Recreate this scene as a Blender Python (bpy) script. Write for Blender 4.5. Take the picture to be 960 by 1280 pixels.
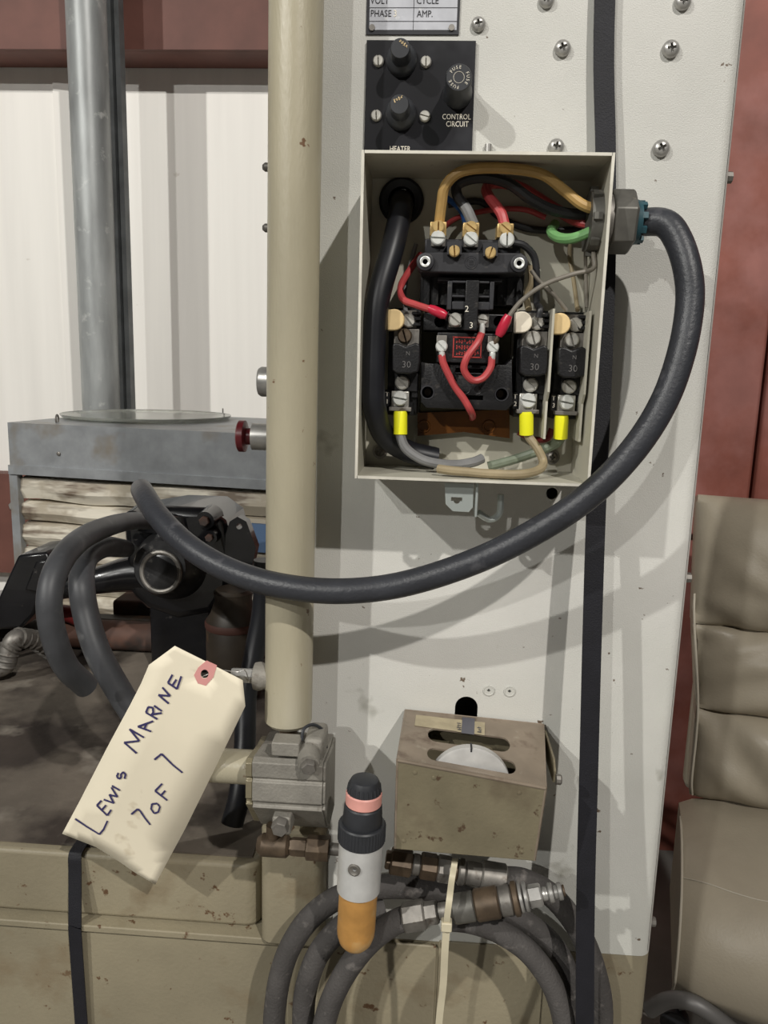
import bpy, bmesh, math, random
from mathutils import Vector as V, Matrix, noise
random.seed(7)
for o in list(bpy.data.objects): bpy.data.objects.remove(o)
S = bpy.context.scene
COL = S.collection

# ------------------------------------------------------------------ camera
F = 961.0
dn = V((-146, 5220, 961.)).normalized()                 # world down, in camera axes (x right, y down, z forward)
ax = V((1, 0, -.06)); ax.y = -(dn.x*ax.x + dn.z*ax.z)/dn.y; ax.normalize()
ay = (-dn).cross(ax)
R = Matrix((ax, ay, -dn))                               # rows: world axes in camera axes
CAM = V((0, -.6, 1.25))
cd = bpy.data.cameras.new('camera'); cam = bpy.data.objects.new('camera', cd); COL.objects.link(cam)
cd.sensor_fit = 'HORIZONTAL'; cd.sensor_width = 36; cd.lens = 36*F/960; cd.clip_start = .01; cd.clip_end = 100
cr, cu, cb = R @ V((1, 0, 0)), R @ V((0, -1, 0)), R @ V((0, 0, -1))
cam.matrix_world = Matrix(((cr.x, cu.x, cb.x, CAM.x), (cr.y, cu.y, cb.y, CAM.y), (cr.z, cu.z, cb.z, CAM.z), (0, 0, 0, 1)))
S.camera = cam

# ------------------------------------------------------------------ light
S.view_settings.view_transform = 'Standard'; S.view_settings.look = 'None'
S.view_settings.gamma = 1; S.view_settings.exposure = .2; S.view_settings.use_curve_mapping = False
w = bpy.data.worlds.new('hall'); S.world = w; w.use_nodes = True
bg = w.node_tree.nodes['Background']; bg.inputs[0].default_value = (.86, .80, .74, 1); bg.inputs[1].default_value = .03
def lamp(name, k, d, power, radius, col):                 # overhead lamps of the hall, read from the three sets of shadows
    l = bpy.data.lights.new(name, 'POINT'); l.energy = power; l.shadow_soft_size = radius; l.color = col
    o = bpy.data.objects.new(name, l); COL.objects.link(o); o.location = V((.03, 0, 1.15)) - V(d)*k
lamp('hall_lamp_left_offscreen', 3.2, (1.03, 1, -.90), 480, .045, (1, .985, .93))
lamp('hall_lamp_right_offscreen', 3.2, (-.50, 1, -.95), 462, .045, (1, .96, .90))
lamp('hall_lamp_rear_offscreen', 5.8, (.44, 1, -.52), 358, .06, (1, .985, .94))

# ------------------------------------------------------------------ pixel -> place
def P(px, py, Y):
    r = R @ V((px-480, py-640, F)); return CAM + r*((Y-CAM.y)/r.y)
def PZ(px, py, Z):
    r = R @ V((px-480, py-640, F)); return CAM + r*((Z-CAM.z)/r.z)
def PP(px, py, p0, n):
    r = R @ V((px-480, py-640, F)); return CAM + r*((p0-CAM).dot(n)/r.dot(n))
def sc(Y): return (Y+.6)/F*1.0

# ------------------------------------------------------------------ materials
M = {}
def mat(name, col, rough=.5, metal=0., var=.0, vs=6., spots=None, bump=0., bs=300., streak=0., col2=None, c2s=4., c2t=(.45, .6), spec=.5, trans=0., ior=1.45, emit=None, coat=0., stretch=None, spots2=None):
    m = bpy.data.materials.new(name); m.use_nodes = True; nt = m.node_tree; N = nt.nodes; L = nt.links
    b = N['Principled BSDF']; b.inputs['Roughness'].default_value = rough; b.inputs['Metallic'].default_value = metal
    b.inputs['Specular IOR Level'].default_value = spec; b.inputs['Transmission Weight'].default_value = trans; b.inputs['IOR'].default_value = ior
    b.inputs['Coat Weight'].default_value = coat
    tc = N.new('ShaderNodeTexCoord'); co = tc.outputs['Object']
    if stretch:
        mp = N.new('ShaderNodeMapping'); mp.inputs['Scale'].default_value = stretch; L.new(co, mp.inputs[0]); co2 = mp.outputs[0]
    else: co2 = co
    def nz(scale, det=5, c=co, ro=.55):
        n = N.new('ShaderNodeTexNoise'); n.inputs['Scale'].default_value = scale; n.inputs['Detail'].default_value = det; n.inputs['Roughness'].default_value = ro; L.new(c, n.inputs['Vector']); return n.outputs['Fac']
    def ramp(f, a, bb, ca=(0, 0, 0, 1), cb_=(1, 1, 1, 1)):
        r = N.new('ShaderNodeValToRGB'); r.color_ramp.elements[0].position = a; r.color_ramp.elements[1].position = bb
        r.color_ramp.elements[0].color = ca; r.color_ramp.elements[1].color = cb_; L.new(f, r.inputs[0]); return r.outputs[0]
    def mix(f, a, c, mode='MIX'):
        x = N.new('ShaderNodeMix'); x.data_type = 'RGBA'; x.blend_type = mode
        if isinstance(f, float): x.inputs[0].default_value = f
        else: L.new(f, x.inputs[0])
        for i, v in ((6, a), (7, c)):
            if isinstance(v, tuple): x.inputs[i].default_value = (*v[:3], 1)
            else: L.new(v, x.inputs[i])
        return x.outputs[2]
    cur = tuple(col)
    if col2: cur = mix(ramp(nz(c2s, 6, co2), *c2t), cur, tuple(col2))
    if var:
        lo = 1-var; hi = 1+var*.45
        cur = mix(1., cur, ramp(nz(vs, 6, co2), .3, .7, (lo, lo, lo, 1), (hi, hi, hi, 1)), 'MULTIPLY')
    for sp in (spots, spots2):
        if sp:
            sc_, s, t0, t1 = sp[:4]; cur = mix(ramp(nz(s, 4, co2 if len(sp) > 4 else co, .6), t0, t1), cur, tuple(sc_))
    if isinstance(cur, tuple): b.inputs['Base Color'].default_value = (*cur, 1)
    else: L.new(cur, b.inputs['Base Color'])
    if bump:
        bp = N.new('ShaderNodeBump'); bp.inputs['Strength'].default_value = min(1, bump); bp.inputs['Distance'].default_value = .0012
        L.new(nz(bs, 3, co2), bp.inputs['Height']); L.new(bp.outputs[0], b.inputs['Normal'])
    if emit: b.inputs['Emission Color'].default_value = (*emit[:3], 1); b.inputs['Emission Strength'].default_value = emit[3]
    M[name] = m; return m
mat('panel', (.575, .575, .53), .45, var=.14, vs=5, bump=.35, bs=1100, spots=((.30, .29, .25), 14, .66, .74), spots2=((.14, .10, .07), 85, .70, .73), col2=(.63, .62, .585), c2s=2.2)
mat('beige', (.275, .24, .165), .5, var=.22, vs=7, bump=.35, bs=260, spots=((.11, .06, .03), 60, .645, .69), spots2=((.20, .155, .095), 11, .55, .70))
mat('post', (.43, .39, .285), .36, var=.2, vs=16, bump=.2, bs=500, spots=((.16, .09, .05), 60, .67, .70), spots2=((.52, .49, .40), 9, .55, .75, 1), stretch=(1, 1, .25))
mat('dusty', (.145, .122, .098), .85, var=.45, vs=9, bump=.8, bs=60, col2=(.042, .032, .026), c2s=6, c2t=(.45, .56), spots=((.23, .205, .17), 13, .60, .75), spots2=((.40, .37, .30), 60, .74, .77))
mat('black_plate', (.008, .008, .011), .45, var=.4, vs=25, spots=((.035, .036, .042), 13, .58, .80), spec=.3)
mat('bakelite', (.010, .0098, .011), .42, var=.35, vs=90, spots=((.055, .05, .045), 130, .58, .78), bump=.2, bs=700)
mat('bakelite_grey', (.028, .028, .032), .5, var=.3, vs=120, spots=((.11, .10, .09), 160, .62, .8))
mat('rubber', (.034, .036, .043), .42, var=.3, vs=22, bump=.3, bs=350, spots=((.09, .09, .10), 55, .62, .80))
mat('rubber_hose', (.075, .069, .066), .8, var=.3, vs=28, bump=.6, bs=500, spots=((.17, .155, .145), 80, .58, .76))
mat('rubber_black', (.012, .013, .017), .42, var=.3, vs=30)
mat('strap', (.009, .009, .0135), .62, var=.3, vs=40, spots=((.10, .10, .11), 160, .735, .77), bump=.3, bs=900)
mat('boxpaint', (.50, .48, .40), .45, var=.16, vs=18, spots=((.22, .19, .14), 60, .66, .76))
mat('rim', (.74, .71, .62), .4, .2, var=.2, vs=60)
mat('brass', (.68, .48, .21), .32, .4, var=.3, vs=120)
mat('old_brass', (.125, .09, .06), .48, .45, var=.45, vs=60, spots=((.07, .05, .035), 90, .55, .7))
mat('nickel', (.62, .60, .55), .3, .45, var=.3, vs=130)
mat('zinc', (.72, .73, .70), .35, .25, var=.22, vs=90)
mat('steel', (.45, .44, .42), .36, .6, var=.35, vs=60)
mat('dull_steel', (.24, .225, .205), .5, .6, var=.35, vs=80, spots=((.09, .07, .055), 90, .58, .72))
mat('cast', (.265, .25, .22), .6, .25, var=.22, vs=40, bump=.5, bs=420, spots=((.15, .13, .11), 60, .62, .75))
mat('alum', (.66, .66, .65), .38, .35, var=.14, vs=60)
mat('gland', (.155, .15, .135), .5, .5, var=.35, vs=60, spots=((.30, .27, .22), 70, .62, .74))
mat('teal', (.022, .075, .095), .5)
mat('galv', (.36, .375, .375), .42, .2, var=.42, vs=18, stretch=(1, 1, .22), spots=((.50, .51, .50), 26, .62, .72))
mat('galv_sheet', (.33, .345, .36), .4, .3, var=.25, vs=22, spots=((.24, .21, .17), 7, .55, .68))
mat('galv_dark', (.16, .17, .175), .55, .3, var=.3, vs=20)
mat('white_wall', (.90, .875, .83), .55, var=.07, vs=3, stretch=(6, 1, .25), spots=((.55, .50, .43), 10, .72, .78), spots2=((.45, .33, .22), 22, .76, .80))
mat('white_louvre', (.74, .69, .58), .6, var=.25, vs=12, stretch=(.35, 1, 2.2), spots=((.17, .13, .095), 13, .45, .58, 1), spots2=((.40, .35, .27), 9, .48, .60))
mat('red_steel', (.26, .085, .062), .55, var=.28, vs=7, col2=(.33, .135, .115), c2s=5)
mat('red_girt_shaded', (.155, .062, .047), .6, var=.3, vs=7)  # same red as the wall sheet, darkened: the girts' dimmer light put into colour
mat('red_dark', (.09, .035, .025), .7, var=.4, vs=12)
mat('rust', (.12, .06, .042), .7, var=.45, vs=16, spots=((.05, .04, .036), 10, .48, .6))
mat('black_iron', (.0095, .0095, .011), .25, .1, var=.4, vs=20, spots=((.07, .065, .06), 50, .66, .74), coat=.4)
mat('worn_iron', (.05, .05, .052), .3, .4, var=.5, vs=30, spots=((.20, .19, .18), 45, .60, .72))
mat('oily', (.045, .034, .024), .5, var=.5, vs=14, spots=((.10, .06, .035), 22, .58, .7))
mat('rubber_dusty', (.058, .06, .066), .48, var=.4, vs=22, spots=((.15, .15, .15), 30, .58, .78))
mat('leather', (.37, .325, .25), .40, var=.1, vs=9, bump=.35, bs=220)
mat('piping', (.48, .44, .36), .5)
mat('chair_metal', (.17, .165, .16), .5, .4)
mat('tag', (.86, .785, .62), .65, var=.05, vs=14, spots=((.62, .53, .38), 20, .69, .77))
mat('pink', (.72, .33, .31), .6)
mat('ink', (.045, .04, .13), .5)
mat('amber', (.58, .30, .085), .35, var=.3, vs=40, trans=.10, ior=1.4, spots=((.62, .45, .22), 35, .52, .75), spots2=((.34, .19, .08), 70, .64, .75))
mat('black_plastic', (.03, .032, .037), .45, var=.25, vs=60)
mat('pink_ring', (.76, .36, .31), .45, var=.15, vs=60)
mat('gold_box', (.235, .205, .135), .42, .3, var=.2, vs=25, bump=.25, bs=400, spots=((.10, .065, .04), 75, .65, .70), spots2=((.15, .12, .08), 16, .5, .68))
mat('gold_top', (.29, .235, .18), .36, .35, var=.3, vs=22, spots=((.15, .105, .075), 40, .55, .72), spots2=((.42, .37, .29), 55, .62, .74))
mat('cream', (.74, .55, .28), .5, var=.12, vs=90)
mat('offwhite', (.80, .73, .60), .5, var=.1, vs=90)
mat('w_yellow', (.46, .29, .10), .5, var=.15, vs=90)
mat('w_tan', (.34, .275, .17), .5, var=.2, vs=70)
mat('w_black', (.022, .022, .024), .45)
mat('w_grey', (.19, .19, .19), .5, var=.2, vs=70)
mat('w_thin', (.20, .18, .15), .5, var=.2, vs=70)
mat('w_red', (.47, .065, .068), .42, var=.15, vs=70)
mat('w_darkred', (.19, .022, .022), .45)
mat('w_green', (.18, .40, .15), .45, var=.15, vs=80)
mat('w_greygreen', (.17, .20, .145), .5, var=.2, vs=80)
mat('w_blue', (.03, .11, .36), .45)
mat('crimp', (.50, .02, .05), .3, coat=.3)
mat('ferrule', (.86, .84, .02), .4)
mat('varnish', (.15, .055, .012), .25, var=.5, vs=30, coat=.4)
mat('olive', (.13, .12, .07), .5, .3, var=.3, vs=40)
mat('name_metal', (.50, .51, .55), .4, .25, var=.2, vs=50, spots=((.72, .72, .72), 60, .62, .7))
mat('print', (.025, .025, .03), .6)
mat('print_white', (.75, .70, .60), .6)
mat('print_gold', (.62, .47, .26), .5)
mat('print_grey', (.105, .10, .098), .6)
mat('print_red', (.36, .04, .035), .5)
mat('tie', (.62, .56, .41), .45, var=.12, vs=40)
mat('sticker', (.42, .36, .24), .6, var=.25, vs=60)
mat('sticker_blue', (.11, .11, .13), .5)
mat('dial', (.58, .57, .55), .4, .2, var=.2, vs=60)
mat('red_plastic', (.115, .012, .016), .35)
mat('blue_label', (.10, .17, .30), .6)
mat('concrete', (.24, .23, .21), .8, var=.3, vs=3, bump=.4, bs=50)
mat('flare', (.55, .60, .58), .35, .6)
def glass():
    m = mat('glass', (.80, .82, .76), .16, trans=.80, ior=1.45); return m
glass()

# ------------------------------------------------------------------ mesh builder
class MB:
    def __init__(s): s.v = []; s.f = []
    def add(s, vs, fs):
        n = len(s.v); s.v += [V(p) for p in vs]; s.f += [tuple(n+i for i in f) for f in fs]; return s
    def box(s, x0, x1, y0, y1, z0, z1, m=None):
        vs = [V((x, y, z)) for x in (x0, x1) for y in (y0, y1) for z in (z0, z1)]
        if m: vs = [m @ p for p in vs]
        return s.add(vs, [(0, 1, 3, 2), (4, 6, 7, 5), (0, 4, 5, 1), (2, 3, 7, 6), (0, 2, 6, 4), (1, 5, 7, 3)])
    def hexa(s, a, b):                                   # two quads, front a and back b
        return s.add(list(a)+list(b), [(0, 1, 2, 3), (7, 6, 5, 4), (0, 4, 5, 1), (1, 5, 6, 2), (2, 6, 7, 3), (3, 7, 4, 0)])
    def prism(s, poly, d):                               # polygon of 3D points, pushed by d
        n = len(poly); d = V(d); vs = [V(p) for p in poly]+[V(p)+d for p in poly]
        return s.add(vs, [tuple(range(n)), tuple(range(2*n-1, n-1, -1))]+[(i, i+n, (i+1) % n+n, (i+1) % n) for i in range(n)])
    def lathe(s, p, ax_, prof, n=24, cap=True):          # prof: (distance along axis, radius)
        p = V(p); a = V(ax_).normalized(); u = a.orthogonal().normalized(); v = a.cross(u)
        k = len(s.v); vs = []
        for t, r in prof:
            for i in range(n):
                q = 2*math.pi*i/n; vs.append(p+a*t+(u*math.cos(q)+v*math.sin(q))*r)
        fs = []
        for j in range(len(prof)-1):
            for i in range(n):
                b = (i+1) % n; fs.append((j*n+i, j*n+b, (j+1)*n+b, (j+1)*n+i))
        if cap: fs += [tuple(range(n-1, -1, -1)), tuple(range((len(prof)-1)*n, len(prof)*n))]
        return s.add(vs, fs)
    def cyl(s, a, b, r0, r1=None, n=24):
        a, b = V(a), V(b); return s.lathe(a, b-a, [(0, r0), ((b-a).length, r0 if r1 is None else r1)], n)
    def tube(s, pts, r, n=10, sub=6, smooth=True):
        pts = [V(p) for p in pts]; rr = r if isinstance(r, (list, tuple)) else [r]*len(pts)
        P_, Q = [], []
        if smooth and len(pts) > 2:
            e = [pts[0]*2-pts[1]]+pts+[pts[-1]*2-pts[-2]]
            for i in range(1, len(e)-2):
                for j in range(sub):
                    t = j/sub; a, b, c, d = e[i-1:i+3]
                    P_.append(.5*((2*b)+(c-a)*t+(2*a-5*b+4*c-d)*t*t+(-a+3*b-3*c+d)*t**3)); Q.append(rr[i-1]*(1-t)+rr[i]*t)
            P_.append(pts[-1]); Q.append(rr[-1])
        else: P_, Q = pts, rr
        up = None; vs = []; m = len(P_)
        for i, p in enumerate(P_):
            t = (P_[min(i+1, m-1)]-P_[max(i-1, 0)]).normalized()
            up = t.orthogonal().normalized() if up is None else (up-t*up.dot(t)).normalized()
            w_ = t.cross(up)
            for k in range(n):
                q = 2*math.pi*k/n; vs.append(p+(up*math.cos(q)+w_*math.sin(q))*Q[i])
        fs = [(i*n+k, i*n+(k+1) % n, (i+1)*n+(k+1) % n, (i+1)*n+k) for i in range(m-1) for k in range(n)]
        fs += [tuple(range(n-1, -1, -1)), tuple(range((m-1)*n, m*n))]
        return s.add(vs, fs)
    def torus(s, c, a, R_, r, n=24, k=8):
        a = V(a).normalized(); u = a.orthogonal().normalized(); v = a.cross(u); c = V(c); vs = []
        for i in range(n):
            q = 2*math.pi*i/n; e = u*math.cos(q)+v*math.sin(q)
            for j in range(k):
                w_ = 2*math.pi*j/k; vs.append(c+e*(R_+r*math.cos(w_))+a*r*math.sin(w_))
        return s.add(vs, [(i*k+j, ((i+1) % n)*k+j, ((i+1) % n)*k+(j+1) % k, i*k+(j+1) % k) for i in range(n) for j in range(k)])
    def build(s, name, m, parent=None, bevel=0, seg=2, angle=35, origin=None):
        o0 = V(origin) if origin is not None else (wl(parent) if parent else (sum(s.v, V())/max(1, len(s.v))))
        me = bpy.data.meshes.new(name); me.from_pydata([tuple(p-o0) for p in s.v], [], s.f); me.update()
        bm = bmesh.new(); bm.from_mesh(me); bmesh.ops.recalc_face_normals(bm, faces=bm.faces); bm.to_mesh(me); bm.free()
        for p in me.polygons: p.use_smooth = True
        me.set_sharp_from_angle(angle=math.radians(angle))
        me.materials.append(M[m] if isinstance(m, str) else m)
        o = bpy.data.objects.new(name, me); COL.objects.link(o)
        if parent:
            o.parent = parent; WL[o] = WL[parent]+V()
            if origin is not None: o.location = o0-WL[parent]; WL[o] = o0
        else: o.location = o0; WL[o] = o0
        if bevel:
            b = o.modifiers.new('edge', 'BEVEL'); b.width = bevel; b.segments = seg; b.limit_method = 'ANGLE'; b.angle_limit = math.radians(40); b.harden_normals = False
        return o
WL = {}
def wl(o): return WL[o]
def tag(o, label, cat, group=None):
    o['label'] = label; o['category'] = cat
    if group: o['group'] = group
    return o
def thing(name, loc, label, cat, group=None):
    o = bpy.data.objects.new(name, None); COL.objects.link(o); o.location = loc; o.empty_display_size = .02; WL[o] = V(loc)
    return tag(o, label, cat, group)
def struct(o): o['kind'] = 'structure'; return o
def pbox(x0, y0, x1, y1, Yf, Yb, mb=None):               # box facing the camera, front rectangle given in photo pixels
    mb = mb or MB(); a, b, c, d = P(x0, y0, Yf), P(x1, y0, Yf), P(x1, y1, Yf), P(x0, y1, Yf)
    return mb.box((a.x+d.x)/2, (b.x+c.x)/2, Yf, Yb, (c.z+d.z)/2, (a.z+b.z)/2)
def ppoly(pts, Yf, Yb, mb=None):
    mb = mb or MB(); return mb.prism([P(x, y, Yf) for x, y in pts], (0, Yb-Yf, 0))
def pcyl(x, y, rpx, Yf, Yb, mb=None, n=24, r2=None):
    mb = mb or MB(); c = P(x, y, Yf); r = rpx*sc(Yf); b = V((c.x, Yb, c.z)); return mb.cyl(b, c, r, r if r2 is None else r2*sc(Yf), n)
def carve(o, *cutters):                                  # cut real holes and recesses, bake the result
    for mb in cutters:
        c_ = mb.build('cutter', 'steel', None, origin=(0, 0, 0)); m_ = o.modifiers.new('cut', 'BOOLEAN'); m_.operation = 'DIFFERENCE'; m_.solver = 'EXACT'; m_.object = c_
        bpy.context.view_layer.update(); me = bpy.data.meshes.new_from_object(o.evaluated_get(bpy.context.evaluated_depsgraph_get()))
        o.modifiers.clear(); me.name = o.data.name; o.data = me; bpy.data.objects.remove(c_)
    for p_ in o.data.polygons: p_.use_smooth = True
    o.data.set_sharp_from_angle(angle=math.radians(35)); return o
def ccut(x, y, rpx, Y, Yf, Yb, n=16):                    # round cutter centred where the pixel meets plane Y
    c_ = P(x, y, Y); return MB().cyl((c_.x, Yb, c_.z), (c_.x, Yf, c_.z), rpx*sc(Y), None, n)
SCR = {}
def screw(kind, x, y, rpx, Y, m, parent, ang=0., h=.35, name='screw'):   # head facing the camera, base on plane Y
    r = rpx*sc(Y); key = (kind, round(r, 5), m, h)
    if key not in SCR:
        mb = MB()
        if kind == 'slot':
            hh = r*max(h, .55); mb.lathe((0, 0, 0), (0, -1, 0), [(0, r), (hh*.55, r), (hh*.85, r*.97), (hh*1.15, r*.8)], 20)
        elif kind == 'cross':
            mb.lathe((0, 0, 0), (0, -1, 0), [(0, r), (r*.3, r), (r*.55, r*.85), (r*.72, r*.5), (r*.76, .0001)], 20)
        elif kind == 'hex':
            mb.lathe((0, 0, 0), (0, -1, 0), [(0, r), (r*.7, r), (r*.8, r*.86)], 6)
        elif kind == 'flush':
            mb.lathe((0, 0, 0), (0, -1, 0), [(0, r), (r*.12, r), (r*.16, r*.85), (r*.08, r*.78), (r*.06, .0001)], 20)
        o = mb.build(name, m, None, origin=(0, 0, 0))
        if kind == 'slot': carve(o, MB().box(-r*1.3, r*1.3, -r*3, -r*.10, -r*.12, r*.12))
        if kind in ('cross', 'flush'):
            t = r*(.16 if kind == 'cross' else .12); e = r*(.5 if kind == 'cross' else .30); b_ = -r*.10 if kind == 'cross' else r
            carve(o, MB().box(-e, e, -r*3, b_, -t, t), MB().box(-t, t, -r*3, b_, -e, e))
        SCR[key] = o.data; COL.objects.unlink(o); bpy.data.objects.remove(o)
    o = bpy.data.objects.new(name, SCR[key]); COL.objects.link(o); p = P(x, y, Y); o.parent = parent; o.location = p-WL[parent]; WL[o] = p
    o.rotation_euler = (0, ang, 0)
    return o
def text(s, size, p, m, parent, name='lettering', rot=0., align='CENTER', face=None, ext=.0001, sx=1.):
    c = bpy.data.curves.new(name, 'FONT'); c.body = s; c.size = size; c.align_x = align; c.align_y = 'CENTER'; c.extrude = ext; c.resolution_u = 2
    t = bpy.data.objects.new(name, c); COL.objects.link(t); bpy.context.view_layer.update()
    me = bpy.data.meshes.new_from_object(t.evaluated_get(bpy.context.evaluated_depsgraph_get())); COL.objects.unlink(t); bpy.data.objects.remove(t)
    p = V(p)
    if face is None: U, W_ = V((1, 0, 0)), V((0, 0, 1))
    else: U, W_ = face
    U = U.normalized(); W_ = W_.normalized(); N_ = U.cross(W_); ca, sa = math.cos(rot), math.sin(rot)
    o0 = WL[parent]
    for v in me.vertices:
        x, y, z = v.co.x*sx, v.co.y, v.co.z; x, y = x*ca-y*sa, x*sa+y*ca; v.co = p+U*x+W_*y+N_*z-o0
    me.materials.clear(); me.materials.append(M[m]); o = bpy.data.objects.new(name, me); COL.objects.link(o); o.parent = parent; WL[o] = o0+V()
    return o
def worn(p, U, W_, wd, ht, m, parent, n=7, name='worn_print'):    # illegible remains of small print: broken strokes
    U = V(U).normalized(); W_ = V(W_).normalized(); N_ = U.cross(W_); mb = MB(); rn = random.Random(int(abs(p.x*1e5)))
    for i in range(n):
        x = wd*((i+.5)/n-.5); hh = ht*rn.uniform(.45, 1); o_ = (ht-hh)*rn.uniform(-.5, .5); w2 = wd/n*.22
        for a_, b_, c_, d_ in ((x-w2, x+w2, o_-hh/2, o_+hh/2), (x-w2, x+w2*2.6, o_+hh*rn.uniform(-.4, .3), None)):
            if d_ is None: d_ = c_+ht*.14
            mb.prism([p+U*a_+W_*c_, p+U*b_+W_*c_, p+U*b_+W_*d_, p+U*a_+W_*d_], N_*.00012)
    return mb.build(name, m, parent)
def pts(L): return [P(*q) for q in L]
def wire(name, label, L, rpx, m, group=None, n=10, cat='wire', Yr=None, sub=6):
    q = pts(L); Y0 = sum(t[2] for t in L)/len(L) if Yr is None else Yr
    mb = MB().tube(q, rpx*sc(Y0), n, sub)
    return tag(mb.build(name, m, None, origin=q[0]), label, cat, group)

# ================================================================== THE SETTING
struct(MB().box(-4, 4, -6, 2.0, -.05, 0).build('floor', 'concrete', None, origin=(0, 0, 0)))
WY = 1.63
wb = struct(MB().box(-3.2, .36, WY, WY+.06, 0, 3.0).build('wall_back', 'white_wall', None, origin=(0, WY, 0)))
for i in range(4):                                       # lapped seams of the liner sheet
    x = P(76, 300, 1.63).x-.9*(3-i)+.9
    MB().prism([V((x, WY, 0)), V((x, WY-.006, 0)), V((x+.008, WY-.005, 0)), V((x+.05, WY, 0))], (0, 0, 3.0)).build('rib', 'white_wall', wb)
gp = P(160, 62, 1.50).z
g = thing('steel_girt', (-1.2, 1.6, gp), 'red steel girt running across the top of the white wall', 'beam')
MB().box(-3.2, .30, 1.511, WY-.008, gp, gp+.01).build('flange', 'red_girt_shaded', g)
MB().box(-3.2, .30, 1.498, 1.510, gp, gp+.30).build('web', 'red_girt_shaded', g)
gl = thing('steel_girt', (-1.2, 1.6, .9), 'low rusty red steel girt behind the galvanized heater cabinet', 'beam')
MB().box(-3.2, .30, 1.56, WY-.008, P(0, 592, 1.56).z-.3, P(0, 592, 1.56).z).build('web', 'red_girt_shaded', gl)
for i in range(4):
    screw('hex', 18-i*90, 632, 6, 1.56, 'steel', gl, name='bolt')
# red sheet wall on the right
rw = struct(MB().box(.38, 3.4, 1.32, 1.36, 0, 3.0).build('wall_right', 'red_steel', None, origin=(1, 1.34, 0)))
xs = P(944, 560, 1.30).x; pw = .36
for i in range(-1, 6):
    x0 = xs+.006+i*pw
    if i == -1: x0, x1 = .372, xs-.004
    else: x1 = x0+pw-.010
    z0 = P(900, 640, 1.29).z-.06
    MB().box(x0, x1, 1.288, 1.32, z0, 3.0).build('panel', 'red_steel', rw, bevel=.008, seg=3)

# ================================================================== MACHINE CABINET
mc = thing('machine_cabinet', (.04, .1, 0), 'grey painted steel machine column on a tan base cabinet and bed', 'machine')
XL, XR = -.122, .2065
def rounded_column(x0, x1, y0, y1, z0, z1, r, n=6, corners=(1, 1)):
    poly = []
    def arc(cx, cy, a0, a1):
        for i in range(n+1):
            a = a0+(a1-a0)*i/n; poly.append(V((cx+r*math.cos(a), cy+r*math.sin(a), z0)))
    if corners[0]: arc(x0+r, y0+r, math.pi, 1.5*math.pi)
    else: poly.append(V((x0, y0, z0)))
    if corners[1]: arc(x1-r, y0+r, 1.5*math.pi, 2*math.pi)
    else: poly.append(V((x1, y0, z0)))
    poly += [V((x1, y1, z0)), V((x0, y1, z0))]
    return MB().prism(poly, (0, 0, z1-z0))
fpan = rounded_column(XL, XR, 0, .20, .757, 1.85, .011).build('front_panel', 'panel', mc)      # hollow sheet metal column
rounded_column(-.118, XR, 0.0002, .20, .0, .7565, .011, corners=(0, 1)).build('lower_panel', 'beige', mc)
MB().box(-.95, -.1185, .0, .62, .0, .7435).build('base_cabinet', 'beige', mc, bevel=.003)
MB().box(-.95, -.112, -.004, .02, .7437, .7505).build('lip', 'beige', mc, bevel=.0012)
rounded_column(-.95, -.139, .008, .62, .7507, .8135, .014, corners=(0, 1)).build('bed', 'beige', mc, bevel=.004, seg=3)
MB().box(-.95, -.148, .018, .62, .8137, .8150).build('bed_top', 'dusty', mc)
rounded_column(-.1345, -.078, -.012, .05, .7507, P(380, 1040, -.012).z, .010).build('pedestal', 'beige', mc, bevel=.003)
# door panel in the lower front
a = P(478, 1178, -.003); b = P(546, 1180, -.003)
MB().box(-.112, b.x, -.003, .001, .30, a.z).build('door', 'beige', mc, bevel=.0012)
MB().box(b.x+.002, .115, -.0015, .001, .30, a.z+.004).build('door', 'beige', mc, bevel=.0008)
for x, y, r in ((598, 31, 8), (703, 61, 9), (695, 184, 9), (683, 1, 8.5), (853, 3, 9), (838, 62, 9.5), (826, 186, 9.5)):
    screw('cross', x, y, r, -.0005, 'steel', mc, ang=random.uniform(-.6, .6))
for x, y in ((611, 863), (637, 864)): screw('flush', x, y, 7.5, -.0003, 'panel', mc, name='plug_screw')
c = P(583, 884, 0); r = 15*sc(0); gr_ = P(502, 252, -.003)
carve(fpan, MB().box(XL+.003, XR-.003, .003, .197, .76, 1.847),
      MB().prism([c+V((r*math.cos(t*math.pi/12), -.01, r*math.sin(t*math.pi/12))) for t in range(13)]+[c+V((-r, -.01, -.03)), c+V((r, -.01, -.03))], (0, .02, 0)),
      ccut(690, 617, 7.5, 0, -.01, .01, 18), MB().cyl((gr_.x, -.01, gr_.z), (gr_.x, .01, gr_.z), .0112, None, 24),
      ccut(611, 863, 2.4, 0, -.01, .01, 12), ccut(637, 864, 2.4, 0, -.01, .01, 12))
mb = MB(); p = P(610, 186, -.002); mb.cyl(V((p.x, p.y, 1.3900)), p+V((0, 0, .003)), .0026, None, 12); mb.build('pin', 'steel', mc)
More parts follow.
